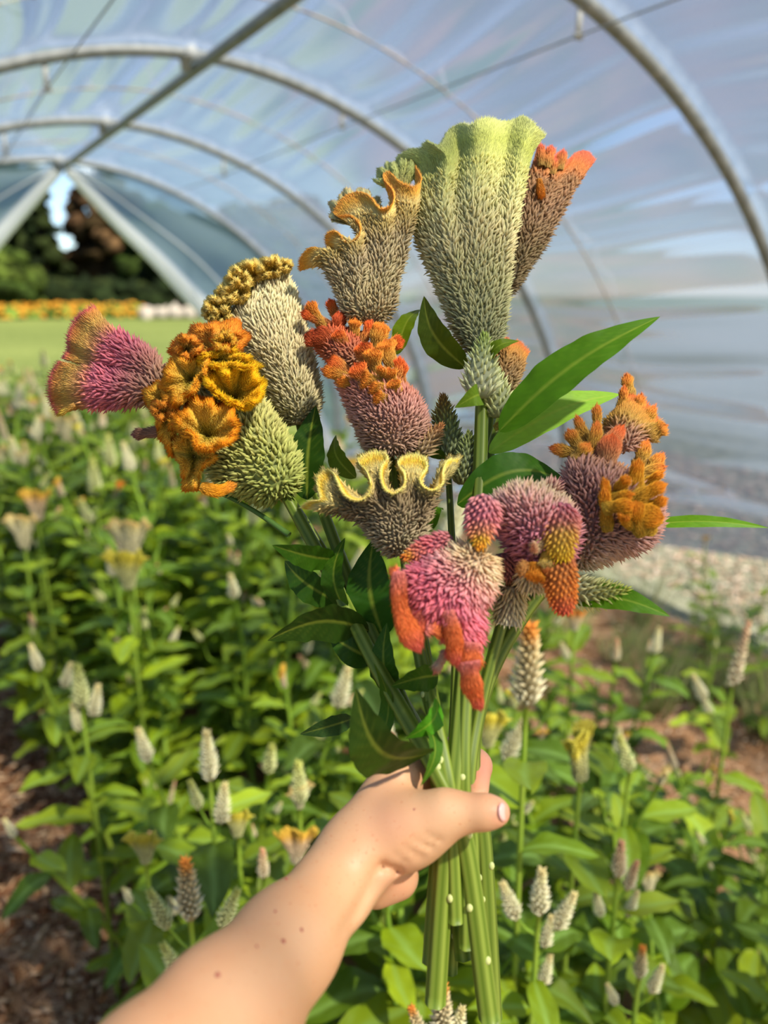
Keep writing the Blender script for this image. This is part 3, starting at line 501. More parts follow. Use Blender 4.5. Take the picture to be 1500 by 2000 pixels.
# 6 pink fan on far left
s = cut('pink two lobed fan celosia pointing left with yellow edges'); g = next(GRIP)
stem(s, [(345, 745, .59), (470, 850, .605), (620, 1060, .585), (760, 1320, .55)]+tail(g, 1850, 870), .0045)
CR6 = [(0, '9a8468'), (.2, 'a87c70'), (.45, 'bc6c7e'), (.62, 'cc7484'), (.72, 'd69a6a'), (.85, 'dfb45c'), (.95, 'e29a50'), (1, 'e0606c')]
fan(s, mp(R3, [(640, 740), (560, 690), (460, 640), (360, 610), (290, 590)]), mp(R3, [(660, 640), (600, 545), (510, 475), (430, 430), (375, 385)]), mp(R3, [(160, 550, -.004), (182, 510, .002), (184, 450, -.003), (208, 380, .003), (255, 325, -.002), (310, 296, .003)]), .588, .592, [.010, .013, .012, .008, .005, .0035], CR6, sp=.0034, fl=.0078, crest=.66, lift=.62, hairlen=.007, k=3)
fan(s, mp(R3, [(630, 780), (560, 760), (500, 770), (420, 780), (300, 785), (215, 795)]), mp(R3, [(650, 690), (560, 650), (450, 625), (350, 600), (260, 595)]), mp(R3, [(135, 820, -.002), (100, 770, .003), (88, 695, -.003), (103, 615, .003), (140, 565, .002)]), .582, .580, [.010, .012, .011, .008, .005, .0035], CR6, sp=.0034, fl=.0078, crest=.66, lift=.62, hairlen=.007, k=3)
finger(s, R3(215, 775), R3(140, 822), 8, 10, [(0, 'd9a85c'), (1, 'e6c64c')], z0=.572)
# 7 orange tufted one
s = cut('mauve celosia topped with ragged red orange tufts in the middle'); g = next(GRIP)
stem(s, [(775, 900, .575), (790, 1050, .555), (825, 1280, .525)]+tail(g, 1800, 890), .0045)
CR7 = [(0, '9a8672'), (.3, 'a08070'), (.6, 'b0857c'), (.85, 'b87c6c'), (1, 'c08858')]
fan(s, mp(R5, [(450, 990), (385, 880), (330, 750), (280, 640)]), mp(R5, [(640, 985), (735, 900), (752, 790), (725, 700), (690, 640)]), mp(R5, [(240, 560), (330, 520), (440, 520), (560, 530), (640, 590)]), .575, .57, [.013, .022, .025, .022, .016, .008], CR7, sp=.003, fl=.0058, crest=1.0, lift=.9, tipl=1.3)
fan(s, mp(R5, [(300, 470), (200, 430), (120, 370)]), mp(R5, [(390, 440), (380, 380), (370, 320)]), mp(R5, [(90, 310), (180, 230), (300, 250), (370, 270)]), .595, .60, [.010, .014, .014, .012, .008, .004], [(0, 'a07c60'), (.5, 'b06a50'), (1, 'c9663c')], sp=.003, fl=.005, crest=1.0)
TU = [(0, 'b5603c'), (.4, 'c98a44'), (.75, 'e0702c'), (1, 'e2582c')]; TU2 = [(0, 'b89448'), (.5, 'd29a40'), (.85, 'ec8a2c'), (1, 'f0783c')]; TD = [(0, '9a5a34'), (.5, 'b0552c'), (1, 'c4502a')]
for i, (a, b, w_, z) in enumerate((((150, 240), (72, 100), 42, .60), ((180, 210), (35, 155), 36, .60), ((235, 190), (192, 84), 36, .605), ((255, 270), (245, 160), 50, .598), ((150, 340), (60, 290), 56, .592), ((220, 350), (105, 265), 66, .59), ((335, 300), (340, 200), 40, .592), ((270, 345), (235, 270), 50, .585), ((385, 335), (430, 208), 36, .592), ((465, 330), (500, 225), 64, .585), ((520, 345), (612, 320), 44, .58), ((430, 450), (380, 345), 74, .565), ((545, 440), (520, 325), 64, .57), ((310, 505), (190, 440), 62, .572), ((330, 540), (155, 488), 38, .568), ((460, 490), (440, 375), 60, .56), ((400, 565), (345, 465), 58, .553), ((475, 565), (385, 540), 54, .55), ((525, 610), (435, 590), 46, .548), ((535, 665), (462, 645), 44, .548), ((590, 540), (600, 425), 36, .563), ((560, 570), (535, 490), 50, .552), ((615, 570), (620, 450), 32, .566), ((330, 575), (248, 548), 36, .558), ((590, 620), (560, 560), 44, .55), ((500, 520), (490, 475), 34, .548))):
    finger(s, R5(a[0]-.3*(b[0]-a[0]), a[1]-.3*(b[1]-a[1])), R5(*b), w_*.5/1.9, w_/1.6, TD if i in (3, 5, 4) else (TU2 if i % 3 == 0 or b[1] > 470 else TU), z0=z+.004, z1=z-.004, cap=.93, flat=.4)
spike(s, R5(715, 980), R5(850, 808), 30, [(0, 'b5a080'), (.6, 'b39068'), (1, 'b87848')], .565, n=90, fl=.008, fw=.002)
# 8 yellow ruffle
s = cut('taupe celosia fan with a looping bright yellow ruffle at the centre'); g = next(GRIP)
stem(s, [(790, 1080, .535), (805, 1200, .525), (838, 1370, .51)]+tail(g, 1780, 858), .0045)
CR8 = [(0, '9a8c6c'), (.25, '9f9478'), (.5, '84765c'), (.7, '7d6f50'), (.8, 'b8a86a'), (.88, 'ecd88c'), (.95, 'f6c83c'), (1, 'fbdf80')]
fan(s, mp(R5, [(560, 1585), (500, 1530), (440, 1460), (390, 1390), (280, 1340)]), mp(R5, [(660, 1570), (735, 1470), (765, 1360), (800, 1270), (830, 1200)]),
    mp(R5, [(25, 1295, -.004), (70, 1258, -.006), (140, 1245, -.006), (125, 1180, .004), (120, 1115, .012), (165, 1075, .016), (215, 1090, .008), (240, 1150, -.004), (280, 1220, -.014), (345, 1252, -.018), (405, 1230, -.014), (432, 1165, -.004), (405, 1080, .008), (355, 1020, .014), (410, 978, .018), (475, 968, .018), (535, 1000, .012), (500, 1045, .004), (490, 1110, -.006), (515, 1185, -.014), (570, 1212, -.016), (622, 1170, -.010), (630, 1100, 0), (590, 1040, .010), (620, 1000, .016), (680, 985, .018), (740, 1000, .014), (762, 1060, .004), (722, 1120, -.008), (742, 1172, -.014), (800, 1192, -.016), (852, 1150, -.010), (855, 1080, 0), (880, 1020, .008), (950, 1010, .010)]),
    .535, .528, [.010, .016, .018, .010, .005, .006], CR8, sp=.003, fl=.0058, crest=.78, k=4, nphi=300, nv=60, hsp=.001, hairlen=.0052, hw=.0008)
for (cx_, cy_), rim in (((200, 1240), [(115, 1200, .004), (120, 1110, .012), (165, 1072, .016), (215, 1088, .01), (250, 1160, 0)]), ((450, 1140), [(365, 1060, .006), (360, 1015, .014), (410, 975, .018), (475, 965, .018), (535, 1000, .012), (500, 1080, 0)]), ((680, 1130), [(590, 1060, .004), (600, 1010, .014), (680, 982, .018), (740, 1000, .014), (760, 1070, .002)]), ((830, 1160), [(840, 1080, .006), (870, 1015, .012), (945, 1005, .012), (900, 1080, .004)])):
    lobe(s, R5(cx_, cy_), mp(R5, rim), .532, [(0, '8f8450'), (.5, 'b8aa68'), (.85, 'e0d08c'), (1, 'ecc860')], dzc=.0, closed=False)
# 9 pink one hanging
s = cut('bright pink drooping celosia with orange red pointed lobes at the front'); g = next(GRIP)
stem(s, [(955, 1085, .50), (935, 1200, .51), (912, 1350, .50)]+tail(g, 1850, 912), .0045)
CR9 = [(0, 'cbb48c'), (.2, 'd9bc9c'), (.4, 'e09a9c'), (.6, 'e0788c'), (.85, 'e0707c'), (1, 'e27060')]
fan(s, mp(R7, [(985, 165), (900, 195), (820, 235), (740, 275), (690, 300)]), mp(R7, [(1115, 215), (1110, 310), (1080, 400), (1040, 470), (1040, 560), (1035, 650)]), mp(R7, [(650, 340), (700, 450), (760, 540), (840, 580), (900, 640), (960, 720), (1030, 700)]), .497, .470, [.014, .022, .024, .018, .012, .006], CR9, sp=.0029, fl=.0085, crest=1.0, lift=.72, tipl=1.3, k=2)
RO = [(0, 'ea8c84'), (.3, 'f08048'), (.7, 'f47c40'), (1, 'ee7068')]
finger(s, R7(645, 290), R7(745, 675), 22, 46, RO, z0=.458, z1=.452, bend=(-14, 4), flat=.5, cap=.7)
finger(s, R7(640, 300), R7(612, 285), 26, 16, RO, z0=.459)
finger(s, R7(720, 420), R7(735, 600), 34, 36, [(0, 'dd7a80'), (.4, 'e8806c'), (1, 'f0703c')], z0=.464, z1=.456, flat=.4)
finger(s, R7(780, 560), R7(880, 580), 26, 30, RO, z0=.458)
finger(s, R7(885, 480), R7(925, 745), 26, 30, RO, z0=.455, z1=.449, bend=(4, 0), cap=.75)
finger(s, R7(935, 560), R7(900, 720), 30, 24, [(0, 'dd7a90'), (1, 'ea6050')], z0=.462, cap=.75)
finger(s, R7(1000, 640), R7(1000, 775), 34, 42, RO, z0=.458, z1=.452)
finger(s, R7(985, 730), R7(1043, 958), 44, 26, RO, z0=.452, z1=.446, bend=(-4, 0), cap=.72)
finger(s, R7(880, 680), R7(825, 780), 16, 15, [(0, 'd2a890'), (.7, 'dcc0a4'), (1, 'e0706c')], z0=.468)
finger(s, R7(1050, 500), R7(1072, 605), 14, 12, [(0, 'b89484'), (.7, 'c9a688'), (1, 'c98a84')], z0=.485)
spike(s, (945, 975), R7(1045, 175), 42, [(0, 'c98a94'), (.5, 'd07c8c'), (.75, 'd8946c'), (.85, 'e0b440'), (1, 'ea9a30')], .488, .47, n=150, fl=.0075, prof=[(0, .6), (.2, .85), (.5, .8), (.8, .42), (1, .12)])
spike(s, R7(900, 140), R7(672, 225), 30, [(0, 'b87880'), (.5, 'd07080'), (.8, 'dc8470'), (.9, 'e8a040'), (1, 'ea8040')], .495, .48, n=150, fl=.007, prof=[(0, .6), (.2, .8), (.5, .75), (.85, .45), (1, .15)])
# 10 mauve and yellow droop
s = cut('mauve pink rounded celosia with a hanging yellow and orange tip'); g = next(GRIP)
stem(s, [(1020, 1075, .525), (985, 1200, .525), (940, 1370, .515)]+tail(g, 1830, 925), .0045)
CR10 = [(0, 'c9b494'), (.2, 'd0b49c'), (.4, 'c49a98'), (.7, 'bc7c8c'), (1, 'c8788c')]
fan(s, mp(R6, [(560, 800), (500, 700), (455, 620), (450, 560)]), mp(R6, [(660, 800), (740, 740), (758, 660), (740, 600)]), mp(R6, [(460, 535), (520, 492), (590, 490), (660, 525), (725, 560)]), .52, .505, [.018, .026, .030, .026, .018, .008], CR10[::-1] if False else [(0, 'b07884'), (.4, 'c08090'), (.7, 'c99a98'), (1, 'd2bc98')], sp=.0032, fl=.0078, crest=1.0, lift=.9, tipl=1.28)
spike(s, R6(690, 575), R6(705, 785), 44, [(0, 'c87488'), (.35, 'd48a80'), (.55, 'deb058'), (1, 'ecc230')], .492, .478, n=190, fl=.007, prof=[(0, .8), (.2, 1), (.6, .8), (.9, .5), (1, .2)], name='drooping_tip')
spike(s, R6(690, 760), R6(715, 985), 38, [(0, 'b87060'), (.3, 'd88a48'), (.7, 'ea8a3c'), (1, 'ea6a50')], .49, .475, n=190, fl=.0055, prof=[(0, .8), (.3, 1), (.8, .75), (.95, .5), (1, .2)], name='drooping_tip')
for a, b, w_, cr in (((660, 740), (640, 800), 26, YC), ((640, 700), (595, 735), 22, [(0, 'd8a868'), (.6, 'e8d0a0'), (1, 'e88a60')]), ((610, 795), (600, 850), 34, [(0, 'e09a30'), (1, 'f0942c')]), ((570, 800), (545, 815), 26, [(0, 'c9904c'), (1, 'd9a05c')]), ((665, 770), (655, 830), 24, [(0, 'e0b860'), (1, 'ea8040')])):
    finger(s, R6(*a), R6(*b), w_*.8, w_, cr, z0=.487, z1=.48)
spike(s, R6(640, 540), R6(700, 480), 40, [(0, 'c4b498'), (1, 'c88a90')], .525, n=90, fl=.009)
spike(s, R6(600, 820), R6(595, 900), 60, [(0, 'd2cdb0'), (1, 'dcd6bc')], .51, n=110, fl=.0095, prof=[(0, .6), (.5, .6), (1, .5)])
spike(s, R6(478, 750), R6(508, 875), 36, [(0, 'a06c74'), (.7, 'a87070'), (1, 'c08a50')], .515, n=130, fl=.006)
spike(s, R6(515, 880), R6(495, 1025), 48, [(0, 'b8ac88'), (1, 'd8d4bc')], .515, n=150, fl=.009, prof=[(0, .5), (.5, .6), (1, .7)])
# 11 coral right
s = cut('dusky mauve celosia with orange finger like tips on the right'); g = next(GRIP)
stem(s, [(1105, 1120, .545), (1045, 1170, .54), (970, 1290, .53), (930, 1410, .515)]+tail(g, 1990, 962), .0058)
CR11 = [(0, 'b0a084'), (.2, 'a89080'), (.5, '9c7a74'), (.8, 'a07a70'), (1, 'b08868')]
fan(s, mp(R6, [(735, 830), (722, 700), (716, 590), (725, 480), (745, 400)]), mp(R6, [(800, 800), (900, 755), (1000, 725), (1060, 670), (1085, 600)]), mp(R6, [(800, 370), (860, 400), (930, 420), (1000, 470), (1060, 540)]), .545, .53, [.016, .026, .032, .030, .022, .010], CR11, sp=.0033, fl=.0075, crest=1.0, lift=.9, tipl=1.35)
fan(s, mp(R6, [(925, 370), (890, 300), (880, 240)]), mp(R6, [(975, 350), (1030, 315), (1065, 300)]), mp(R6, [(920, 190), (960, 140), (1010, 155), (1055, 200), (1095, 265)]), .545, .55, [.010, .014, .014, .010, .006, .004], [(0, 'a88478'), (.4, 'ac8870'), (.6, 'b89448'), (.85, 'd89a44'), (1, 'e8743c')], sp=.003, fl=.006, crest=.6, hairlen=.005)
TF = [(0, 'b09050'), (.5, 'c89c40'), (.85, 'e08a38'), (1, 'ea7438')]; TG = [(0, 'b89a38'), (.6, 'e0a028'), (1, 'ee8c24')]; TP = [(0, 'a87c70'), (.5, 'c08a5c'), (1, 'e86a30')]
for i, (a, b, w_, z) in enumerate((((965, 135), (955, 66), 34, .552), ((935, 210), (945, 115), 26, .548), ((995, 215), (1012, 145), 30, .548), ((1030, 240), (1062, 188), 26, .546), ((1055, 285), (1103, 262), 46, .54), ((875, 350), (938, 268), 46, .53), ((842, 270), (840, 183), 24, .54), ((792, 310), (765, 228), 28, .54), ((765, 335), (732, 282), 34, .535), ((745, 365), (666, 345), 32, .535), ((775, 380), (805, 335), 40, .528), ((828, 345), (842, 250), 34, .532), ((870, 420), (900, 300), 60, .525), ((1010, 390), (1032, 325), 36, .54), ((1045, 430), (1092, 372), 36, .538), ((1020, 440), (1098, 420), 30, .535), ((985, 490), (1000, 398), 42, .518), ((1040, 475), (1090, 442), 26, .525), ((885, 555), (868, 470), 28, .51), ((878, 620), (868, 505), 28, .508), ((930, 500), (958, 462), 30, .506), ((920, 535), (975, 525), 26, .502), ((898, 575), (975, 562), 36, .500), ((1010, 530), (1098, 488), 36, .508), ((1045, 570), (1103, 545), 30, .51), ((990, 600), (1085, 612), 60, .508), ((965, 640), (928, 605), 22, .502), ((1010, 640), (990, 560), 50, .506), ((960, 590), (955, 620), 22, .50), ((1040, 650), (1075, 600), 44, .512))):
    finger(s, R6(a[0]-.4*(b[0]-a[0]), a[1]-.4*(b[1]-a[1])), R6(*b), w_/1.35, w_/1.75, TP if i in (5, 12) else (TG if i >= 16 else TF), z0=z-(.006 if i >= 16 else 0), z1=z-(.018 if i >= 16 else .006), cap=.8, flat=.6)
spike(s, R6(735, 885), R6(962, 895), 46, [(0, 'd2d2b4'), (.5, 'b4b87c'), (1, 'a8b450')], .53, .51, n=130, fl=.0095, bend=(0, 10))
leaf(s, (1262, 1024), (1502, 1031), 22, .545, .53, roll=15, bow=6, col='4f8a1c', arch=.004)
leaf(s, (1112, 1168), (1309, 1204), 50, .53, .50, roll=25, bow=10, col='47821a', arch=.006)
leaf(s, (893, 985), (1112, 944), 78, .555, .57, roll=20, bow=34, col='2f6414', arch=.01)
# 12 little orange tipped comb
s = cut('small tan comb with an orange rim right of the green side spike'); g = next(GRIP)
stem(s, [(982, 800, .605), (955, 900, .59), (920, 1150, .555)]+tail(g, 1760, 880), .0042)
fan(s, mp(R4, [(975, 1410), (960, 1310), (950, 1210), (968, 1150)]), mp(R4, [(1005, 1400), (1035, 1350), (1060, 1260), (1085, 1190)]), mp(R4, [(985, 1085, 0), (1005, 1075, .004), (1030, 1098, -.004), (1065, 1092, .004), (1110, 1142, 0)]), .605, .605, [.006, .010, .011, .008, .005, .003], [(0, 'a89c70'), (.5, '97805c'), (.75, 'b08a54'), (.9, 'd89a48'), (1, 'ec8450')], sp=.0034, fl=.005, crest=.78)
finger(s, R4(950, 1490), R4(1015, 1462), 10, 14, [(0, 'b8a850'), (.7, 'dca848'), (1, 'e08a3c')], z0=.58)
spike(s, R5(975, 1160), R5(1010, 850), 44, [(0, 'a8b080'), (.5, '9ca878'), (1, '8a9a50')], .575, n=140, fl=.007)
# 13 slender green spikelet
s = cut('slender green spike with brown tip between the ruffle and tall stem'); g = next(GRIP)
stem(s, [(873, 890, .59), (880, 1000, .58), (890, 1250, .545)]+tail(g, 1740, 935), .003)
spike(s, R5(880, 1000), R5(855, 635), 56, [(0, '9aa680'), (.5, '8c9a60'), (.8, '8a7c40'), (1, '94703c')], .59, n=190, fl=.007)
# leaves of the bundle: each on the stem it grows from
hold = [o for o in COL.objects if o.name.startswith('cut_celosia')]
A_, B_, C_, D_, E_, G_, H_ = hold[1], hold[3], hold[4], hold[5], hold[6], hold[7], hold[0]
leaf(A_, R4(505, 1155), R4(611, 948), 40, .60, .62, roll=30, bow=-6, col=GM)
leaf(B_, R3(1350, 1240), R3(1392, 780), 74, .58, .60, roll=20, bow=-20, col='1f4414')
leaf(B_, R5(345, 1120), R5(228, 868), 46, .59, .60, roll=40, bow=4, col='4a6a24')
leaf(C_, R7(350, 440), R7(90, 238), 62, .56, .575, roll=20, bow=6, col='274f1c')
leaf(C_, R7(500, 580), R7(5, 628), 92, .545, .52, roll=35, bow=46, col='26481c', arch=.01)
leaf(C_, R7(330, 230), R7(28, 162), 58, .55, .53, roll=30, bow=14, col='2c5a18')
leaf(D_, R7(530, 720), R7(300, 590), 62, .55, .55, roll=-20, bow=-10, col='22481a')
leaf(D_, R7(790, 1180), R7(435, 858), 128, .468, .452, roll=25, bow=-26, col='2c4a16', arch=.015)
leaf(D_, R7(500, 1235), R7(525, 735), 44, .505, .50, roll=50, bow=0, col='3a6a1c', arch=-.015)
leaf(C_, R7(420, 1010), R7(165, 1085), 40, .54, .53, roll=15, bow=16, col='2c5034')
leaf(G_, R7(835, 920), R7(680, 1105), 50, .49, .475, roll=30, bow=10, col='3f8a24')
leaf(G_, R7(765, 1010), R7(752, 1340), 34, .485, .465, roll=40, bow=0, col='35661c')
leaf(E_, R7(570, 600), R7(525, 130), 92, .555, .56, roll=15, bow=-10, col='23501a')
leaf(C_, R7(385, 480), R7(385, 125), 58, .55, .55, roll=40, bow=-8, col='305c1a')
leaf(G_, R7(840, 800), R7(610, 850), 56, .51, .50, roll=20, bow=24, col='2f5c1a')
leaf(E_, R7(640, 900), R7(590, 540), 60, .535, .53, roll=30, bow=0, col='2a5618')
leaf(H_, R5(790, 1420), R5(858, 1310), 24, .55, .56, roll=30, bow=0, col='3c7020')
leaf(H_, R5(870, 1005), R5(755, 815), 30, .585, .59, roll=40, bow=0, col='2f5c1c')
# ------------------------------------------------------------------ the arm and hand: one continuous skin grown from tapered limbs
def rc(p0, p1): return (P(p0[0], p0[1], p0[2]), p0[3]*p0[2]/F, P(p1[0], p1[1], p1[2]), p1[3]*p1[2]/F)
core = [rc((60, 2470, .28, 200), (300, 2150, .325, 165)), rc((300, 2150, .325, 165), (440, 1992, .365, 136)), rc((440, 1992, .365, 136), (560, 1843, .41, 98)), rc((560, 1843, .41, 98), (655, 1730, .452, 73)),
        rc((655, 1730, .452, 73), (700, 1660, .468, 68)), rc((700, 1660, .468, 68), (772, 1528, .488, 50)), rc((700, 1672, .462, 62), (800, 1618, .463, 60)), rc((800, 1618, .463, 60), (872, 1588, .456, 42)),
        rc((730, 1690, .485, 60), (775, 1590, .505, 58)), rc((800, 1640, .47, 48), (850, 1610, .46, 40)), rc((735, 1735, .487, 36), (772, 1712, .492, 46))]
thumb = [rc((868, 1588, .456, 41), (918, 1587, .452, 33)), rc((918, 1587, .452, 33), (950, 1586, .449, 32.5)), rc((950, 1586, .449, 32.5), (970, 1586, .447, 27))]
def fing(*k): return [rc(k[i], k[i+1]) for i in range(len(k)-1)]
fingers = [fing((772, 1528, .488, 44), (898, 1470, .545, 34), (929, 1496, .524, 31), (930, 1556, .492, 24)), fing((768, 1590, .51, 42), (884, 1556, .566, 31), (935, 1582, .540, 27), (915, 1606, .508, 24)), fing((760, 1640, .522, 40), (850, 1606, .575, 29), (895, 1622, .552, 25), (880, 1632, .52, 22)), fing((755, 1690, .522, 36), (828, 1650, .568, 25), (855, 1650, .55, 22), (845, 1652, .525, 20))]
allp = np.vstack([[a, b] for a, _, b, _ in core+thumb+sum(fingers, [])]); rmax = .045
lo, hi = allp.min(0)-rmax, allp.max(0)+rmax; HS = .0021; dim = np.ceil((hi-lo)/HS).astype(int)
XG = np.stack(np.meshgrid(*[lo[i]+HS*np.arange(dim[i]) for i in range(3)], indexing='ij'), -1).astype(np.float32)
def sd(pr):
    a, ra, b, rb = pr; a = a.astype(np.float32); ba = (b-a).astype(np.float32); h = np.clip(((XG-a)@ba)/np.dot(ba, ba), 0, 1); return np.linalg.norm(XG-a-h[..., None]*ba, axis=-1)-(ra+(rb-ra)*h)
def smin(a, b, k): h = np.clip(.5+.5*(b-a)/k, 0, 1); return b*(1-h)+a*h-k*h*(1-h)
D = sd(core[0])
for pr in core[1:]: D = smin(D, sd(pr), .012)
t_ = sd(thumb[0])
for pr in thumb[1:]: t_ = smin(t_, sd(pr), .005)
D = smin(D, t_, .008)
for fg in fingers:
    q_ = sd(fg[0])
    for pr in fg[1:]: q_ = smin(q_, sd(pr), .004)
    D = smin(D, q_, .0045)
# skin creases at the thumb base and the wrist fold
for a, b, r, dp in (((808, 1640), (856, 1662), 5, 1.0), ((790, 1655), (838, 1682), 5, 1.0), ((826, 1628), (872, 1646), 5, .8), ((772, 1668), (806, 1692), 5, .8), ((742, 1690), (690, 1790), 11, 1.6), ((742, 1690), (792, 1704), 8, 2.0)):
    pa, pb = P(*a, .435), P(*b, .435); dd = (pb-pa).astype(np.float32)
    # groove: distance to the plane sheet swept away from the viewer along the crease
    pa2 = pa.astype(np.float32); e = nrm(np.cross(dd, nrm((P(*a, .5)-CAM)).astype(np.float32))); 
    h = np.clip(((XG-pa2)@dd)/np.dot(dd, dd), -.3, 1.3); off = np.abs((XG-pa2)@e.astype(np.float32))/(r*.45/F); D = D+np.float32(dp*.002)*np.exp(-off**2)*np.exp(-np.clip(np.abs(h-.5)-.35, 0, 1)**2*60)*(((XG-CAM.astype(np.float32))@FWD.astype(np.float32)) < .475)
def snets(Fd, o, hs):
    nx, ny, nz = Fd.shape; ins = Fd < 0; acc = np.zeros((nx-1, ny-1, nz-1, 3), np.float32); cnt = np.zeros((nx-1, ny-1, nz-1), np.float32)
    sl_ = lambda dx, dy, dz: (slice(dx, nx-1+dx), slice(dy, ny-1+dy), slice(dz, nz-1+dz))
    for axis in range(3):
        for i in (0, 1):
            for j in (0, 1):
                a = [0, 0, 0]; o2 = [k for k in range(3) if k != axis]; a[o2[0]] = i; a[o2[1]] = j; b = list(a); b[axis] = 1
                fa, fb = Fd[sl_(*a)], Fd[sl_(*b)]; m = (fa < 0) != (fb < 0); t = np.where(m, fa/np.where(m, fa-fb, 1), 0)
                for k in range(3): acc[..., k] += m*(a[k]+(t if k == axis else 0))
                cnt += m
    cell = cnt > 0; idx = -np.ones(cell.shape, int); idx[cell] = np.arange(cell.sum()); ii = np.argwhere(cell); V = o+(ii+acc[cell]/cnt[cell][:, None])*hs; Q = []
    for axis in range(3):
        o2 = [k for k in range(3) if k != axis]; s0 = [slice(1, -1)]*3; s0[axis] = slice(0, Fd.shape[axis]-1); s1 = list(s0); s1[axis] = slice(1, Fd.shape[axis]); ch = ins[tuple(s0)] != ins[tuple(s1)]; e = np.argwhere(ch); st = ins[tuple(s0)][ch]
        base = e.copy(); base[:, o2[0]] += 1; base[:, o2[1]] += 1; q = []
        for d0, d1 in ((-1, -1), (0, -1), (0, 0), (-1, 0)):
            k = base.copy(); k[:, o2[0]] += d0; k[:, o2[1]] += d1; q.append(idx[k[:, 0], k[:, 1], k[:, 2]])
        q = np.stack(q, 1); fl_ = st if axis != 1 else ~st; q[~fl_] = q[~fl_][:, ::-1]; Q.append(q)
    return V, np.vstack(Q)
V, Q = snets(D, lo, HS); ok = (Q >= 0).all(1); Q = Q[ok]
def toPx(p): q = p-CAM; z = q@FWD; return 750+F*(q@RIGHT)/z, 1000-F*(q@UP)/z, z
for it in range(3):   # relax
    s_ = np.zeros_like(V); n_ = np.zeros(len(V))
    for k in range(4): np.add.at(s_, Q[:, k], V[Q[:, (k+1) % 4]]+V[Q[:, k-1]]); np.add.at(n_, Q[:, k], 2)
    V = V*.5+.5*s_/np.maximum(n_, 1)[:, None]
px, py, pz = toPx(V); C = np.broadcast_to(c('cda27a'), V.shape).copy()
def blush(x, y, r, col, a):
    global C
    w__ = a*np.exp(-(((px-x)**2+(py-y)**2)/r**2)); C = C*(1-w__[:, None])+w__[:, None]*c(col)
blush(930, 1500, 45, 'dc8470', .7); blush(985, 1590, 26, 'dc8f7c', .6); blush(760, 1600, 60, 'd2957a', .35); blush(780, 1730, 40, 'd29078', .4); blush(350, 1900, 160, 'cf946c', .35); blush(870, 1590, 60, 'e0b48c', .4)
arm = empty('person', P(655, 1730, .46), 'bare forearm and left hand gripping the bouquet of cut flowers', 'person')
mb = MB(); mb.add(V, None, Q, C); arm_o = mb.build('forearm_and_hand', M_SKIN, arm)
# thumbnail
nv_ = IV.copy(); cn = P(986, 1583, .4385); nx_, ny_, nz_ = nrm(RIGHT*.9+UP*.05+CAMDIR*.25), None, None; n_out = nrm(RIGHT*.75+CAMDIR*.55+UP*.2); n_up = nrm(UP-n_out*np.dot(UP, n_out)); n_s = np.cross(n_out, n_up)
sel = np.argmin((px-988)**2+(py-1584)**2+((pz-.44)*2e3)**2); cn = V[sel]
mb = MB(); mb.add(cn-n_out*.0011+IV[:, :1]*n_out*.0012+IV[:, 1:2]*n_up*.0055+IV[:, 2:3]*n_s*.0048, IF); mb.build('thumbnail', M_NAIL, arm)
for x, y, r in ((594, 1810, .0009), (558, 1836, .0011), (505, 1843, .0007), (561, 1709, .0009), (538, 1776, .0007), (424, 1899, .0012), (806, 1576, .0006)):
    m_ = (np.hypot(px-x, py-y) < 9); k = np.argmin(np.where(m_, pz, 9)); vd = nrm(CAM-V[k]); mb = MB(); _, a, b = frame(vd); mb.add(V[k]+IV[:, :1]*vd*r*.35+IV[:, 1:2]*a*r+IV[:, 2:3]*b*r*1.3, IF); mb.build('mole', M_MOLE, arm)
# ------------------------------------------------------------------ celosia plants growing in the bed (local builders, shared meshes)
def leaf_local(seed, wr=.42, droop=.25, fold=.22, col='4f8a20', nt_=11, ns=7):
    r = np.random.default_rng(seed); T = np.linspace(0, 1, nt_)[:, None]; S = np.linspace(-1, 1, ns)[None]; wt = T**.62*(1-T)**.85; wt = wt/wt.max()*wr*.5
    x = T+0*S; y = S*wt+.04*np.sin(T*5+seed)*T; z = .12*T-droop*T**2.2+np.abs(S)*fold*wt+.03*np.sin(T*14+seed+S*2)*S**2
    G_ = np.stack([x, y, z], -1); mr = np.exp(-(S/.13)**2)+.25*np.clip((np.sin((T*7-np.abs(S)*.9)*6.28)-.6)/.4, 0, 1)
    c0 = c(col); c0 = c0*np.array([1.2, 1.0, .75]); C_ = c0*(1-.5*mr[..., None])+.5*mr[..., None]*c('93b85c'); return MB().grid(G_, C_).mesh('leaf', M_FLEAF)
LEAFM = [leaf_local(i, w_, d_, .25, cc) for i, (w_, d_, cc) in enumerate([(.46, .25, '6f8e16'), (.40, .4, '5c7e14'), (.54, .15, '76961a'), (.42, .1, '8cac26'), (.5, .5, '4e7014'), (.34, .3, '6c8c1a')])]
def spike_local(seed, cr, n=100, r=.17, fl=.21):
    t = (np.arange(n)+.5)/n; th = np.arange(n)*2.4; rr = r*np.interp(t, [0, .15, .4, .8, 1], [.5, 1., .75, .32, .05]); out = np.stack([np.cos(th), np.sin(th), 0*th], 1)
    g_ = np.random.default_rng(seed); cc = ramp(t, cr)*g_.uniform(.8, 1.15, (n, 1)); mb = MB(); tube(mb, [(0, 0, 0), (0, 0, .5), (0, 0, 1)], [r*.5, r*.45, .01], col=ramp(.5, cr)*.6, seg=6)
    florets(mb, out*rr[:, None]*.6+np.stack([0*t, 0*t, t], 1), nrm(out*.7+np.array([0, 0, .8])+g_.normal(0, .12, (n, 3))), fl*np.interp(t, [0, 1], [1, .6]), .055, np.clip(cc*1.0, 0, 1), np.clip(cc*1.35, 0, 1), 4); return mb.mesh('flower_spike', M_PETAL)
